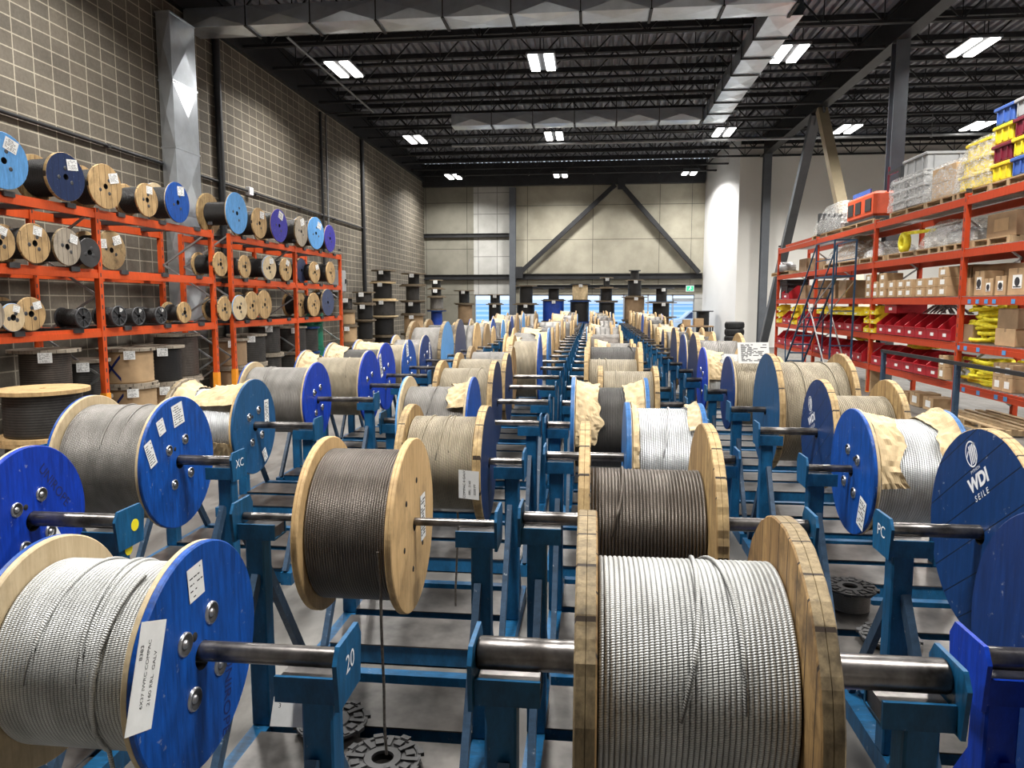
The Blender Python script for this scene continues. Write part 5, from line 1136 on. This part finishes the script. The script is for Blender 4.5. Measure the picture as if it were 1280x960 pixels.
# ------------------------------------------------------------------ rolling ladder and guard rail
t = thing('rolling_ladder', 'blue rolling warehouse ladder standing in front of the right racking', 'ladder', (5.75, onX(1066, 400, 5.99).y, 0))
for x in (-.24, .24):
    MB().bar((x, 0, .08), (x, 0, 3.42), .035).build('rear_post', 'ladder', t); MB().bar((x, 1.35, 2.6), (x, 1.35, 3.42), .03).build('platform_post', 'ladder', t)
    MB().bar((x, 4.1, .1), (x, 1.35, 2.6), .04).build('stringer', 'ladder', t); MB().bar((x, 4.0, 1.0), (x, 1.35, 3.42), .028).build('handrail', 'ladder', t); MB().bar((x, 0, 3.42), (x, 1.35, 3.42), .03).build('top_rail', 'ladder', t)
    MB().bar((x, 4.1, .1), (x, 0, .1), .04).build('base_tube', 'ladder', t); MB().bar((x, 0, .15), (x, 1.9, 2.0), .028).build('brace', 'galvbar', t); MB().bar((x, 0, 2.5), (x, 2.7, 1.35), .022).build('brace', 'galvbar', t)
    MB().bar((x, 2.2, .1), (x, 2.2, 1.82), .03).build('front_post', 'ladder', t); MB().bar((x, 4.0, .98), (x, 3.9, .28), .028).build('rail_post', 'ladder', t); MB().bar((x, 0, 3.0), (x, 1.35, 3.0), .022).build('mid_rail', 'ladder', t)
for k in range(9): q = (k + 1) / 10; MB().cbox((0, 4.1 - 2.75 * q, .1 + 2.5 * q), (.48, .2, .03)).build('tread', 'ladder', t)
MB().cbox((0, .68, 2.6), (.5, 1.36, .04)).build('platform', 'ladder', t)
for z in (.1, 1.0, 1.8): MB().bar((-.24, 0, z), (.24, 0, z), .025).build('cross_bar', 'ladder', t)
MB().bar((-.24, 0, 3.42), (.24, 0, 3.42), .028).build('top_bar', 'ladder', t)
for x in (-.24, .24):
    for y in (0.02, 4.08): MB().cyl((x - .02, y, .07), (x + .02, y, .07), .07, 14).build('castor', 'rubber', t)
t = thing('guard_rail', 'black tubular guard rail standing before the right racking', 'railing', (5.7, onX(1197, 458, 5.7).y - 3.0, 0))
RY = onX(1105, 440, 5.7).y - onX(1197, 458, 5.7).y
for y in (0, 3.0, 3.0 + RY): MB().bar((0, y, .012), (0, y, 1.03), .075).build('rail_post', 'standnavy', t); MB().box(-.1, .1, y - .1, y + .1, 0, .012).build('foot_plate', 'black_steel', t)
MB().bar((0, -.1, 1.05), (0, 3.1 + RY, 1.05), .06).build('top_rail', 'black_steel', t)

# ------------------------------------------------------------------ small plastic spools under the stands, card on the floor
def spool(x, y, label, h=.16, R=.155, rp='graphite', z=.0955):
    t = thing('plastic_spool', label, 'spool', (x, y, z), 'small black plastic spools')
    def fl():
        m = MB(); m.lathe([(0, .045), (0, R), (.012, R), (.012, R * .9), (.006, R * .88), (.006, R * .5), (.014, R * .48), (.014, .045)], 40, 'z', closed=True, sm=False)
        for k in range(8):
            a = 2 * PI * k / 8; m.bar((R * .5 * math.cos(a), R * .5 * math.sin(a), .011), (R * .95 * math.cos(a), R * .95 * math.sin(a), .011), .022, .012)
            a += PI / 8; m.box(-.017, .017, -.017, .017, .004, .016, 0, Matrix.Translation((R * .72 * math.cos(a), R * .72 * math.sin(a), 0)) @ Matrix.Rotation(a, 4, 'Z'))
            m.box(-.012, .012, -.02, .02, 0, .016, 0, Matrix.Translation((R * 1.0 * math.cos(a), R * 1.0 * math.sin(a), 0)) @ Matrix.Rotation(a, 4, 'Z'))
        return m.data('flange', 'plastic')
    me = cached(('spf', R), fl); put('flange', me, t, (0, 0, .017), (PI, 0, 0)); put('flange', me, t, (0, 0, h - .018))
    n = 12; pr = []; uv = []
    for i in range(n):
        for k in range(4): a = PI * k / 4; pr.append((.02 + (h - .04) * (i + .5 - .5 * math.cos(a)) / n, R * .74 + .006 * math.sin(a))); uv.append(i + k / 4)
    pr += [(h - .02, .05), (.02, .05)]; uv += [0, 0]
    MB().lathe(pr, 36, 'z', closed=True, uvw=uv).build('rope_winding', rp, t)
    return t
p = onZ(478, 935, .2); spool(p.x, p.y, 'black plastic spool standing nearest, below the dangling rope', z=.005)
p = onZ(415, 888, .2); spool(p.x, p.y, 'black plastic spool of dark rope behind the front left stand post', z=.005)
p = onZ(1062, 742, .2); spool(p.x, p.y, 'black plastic spool of light rope under the right-hand row', rp='greyrope')
p = onZ(1112, 785, .2); spool(p.x, p.y, 'second black plastic spool under the right-hand row, nearer the post', rp='greyrope', z=.005)
p = onY(368, 890, 1.845); b = label_mesh(.12, .075, [('36MM', -.2, .2, .22), ('6X36', .2, .2, .2)], 3, .02); o = tag(b.build('paper_tag', ['paper', 'ink'], None, p, (1.15, .12, .25)), 'curled white paper tag tucked behind the front left stand post', 'tag')
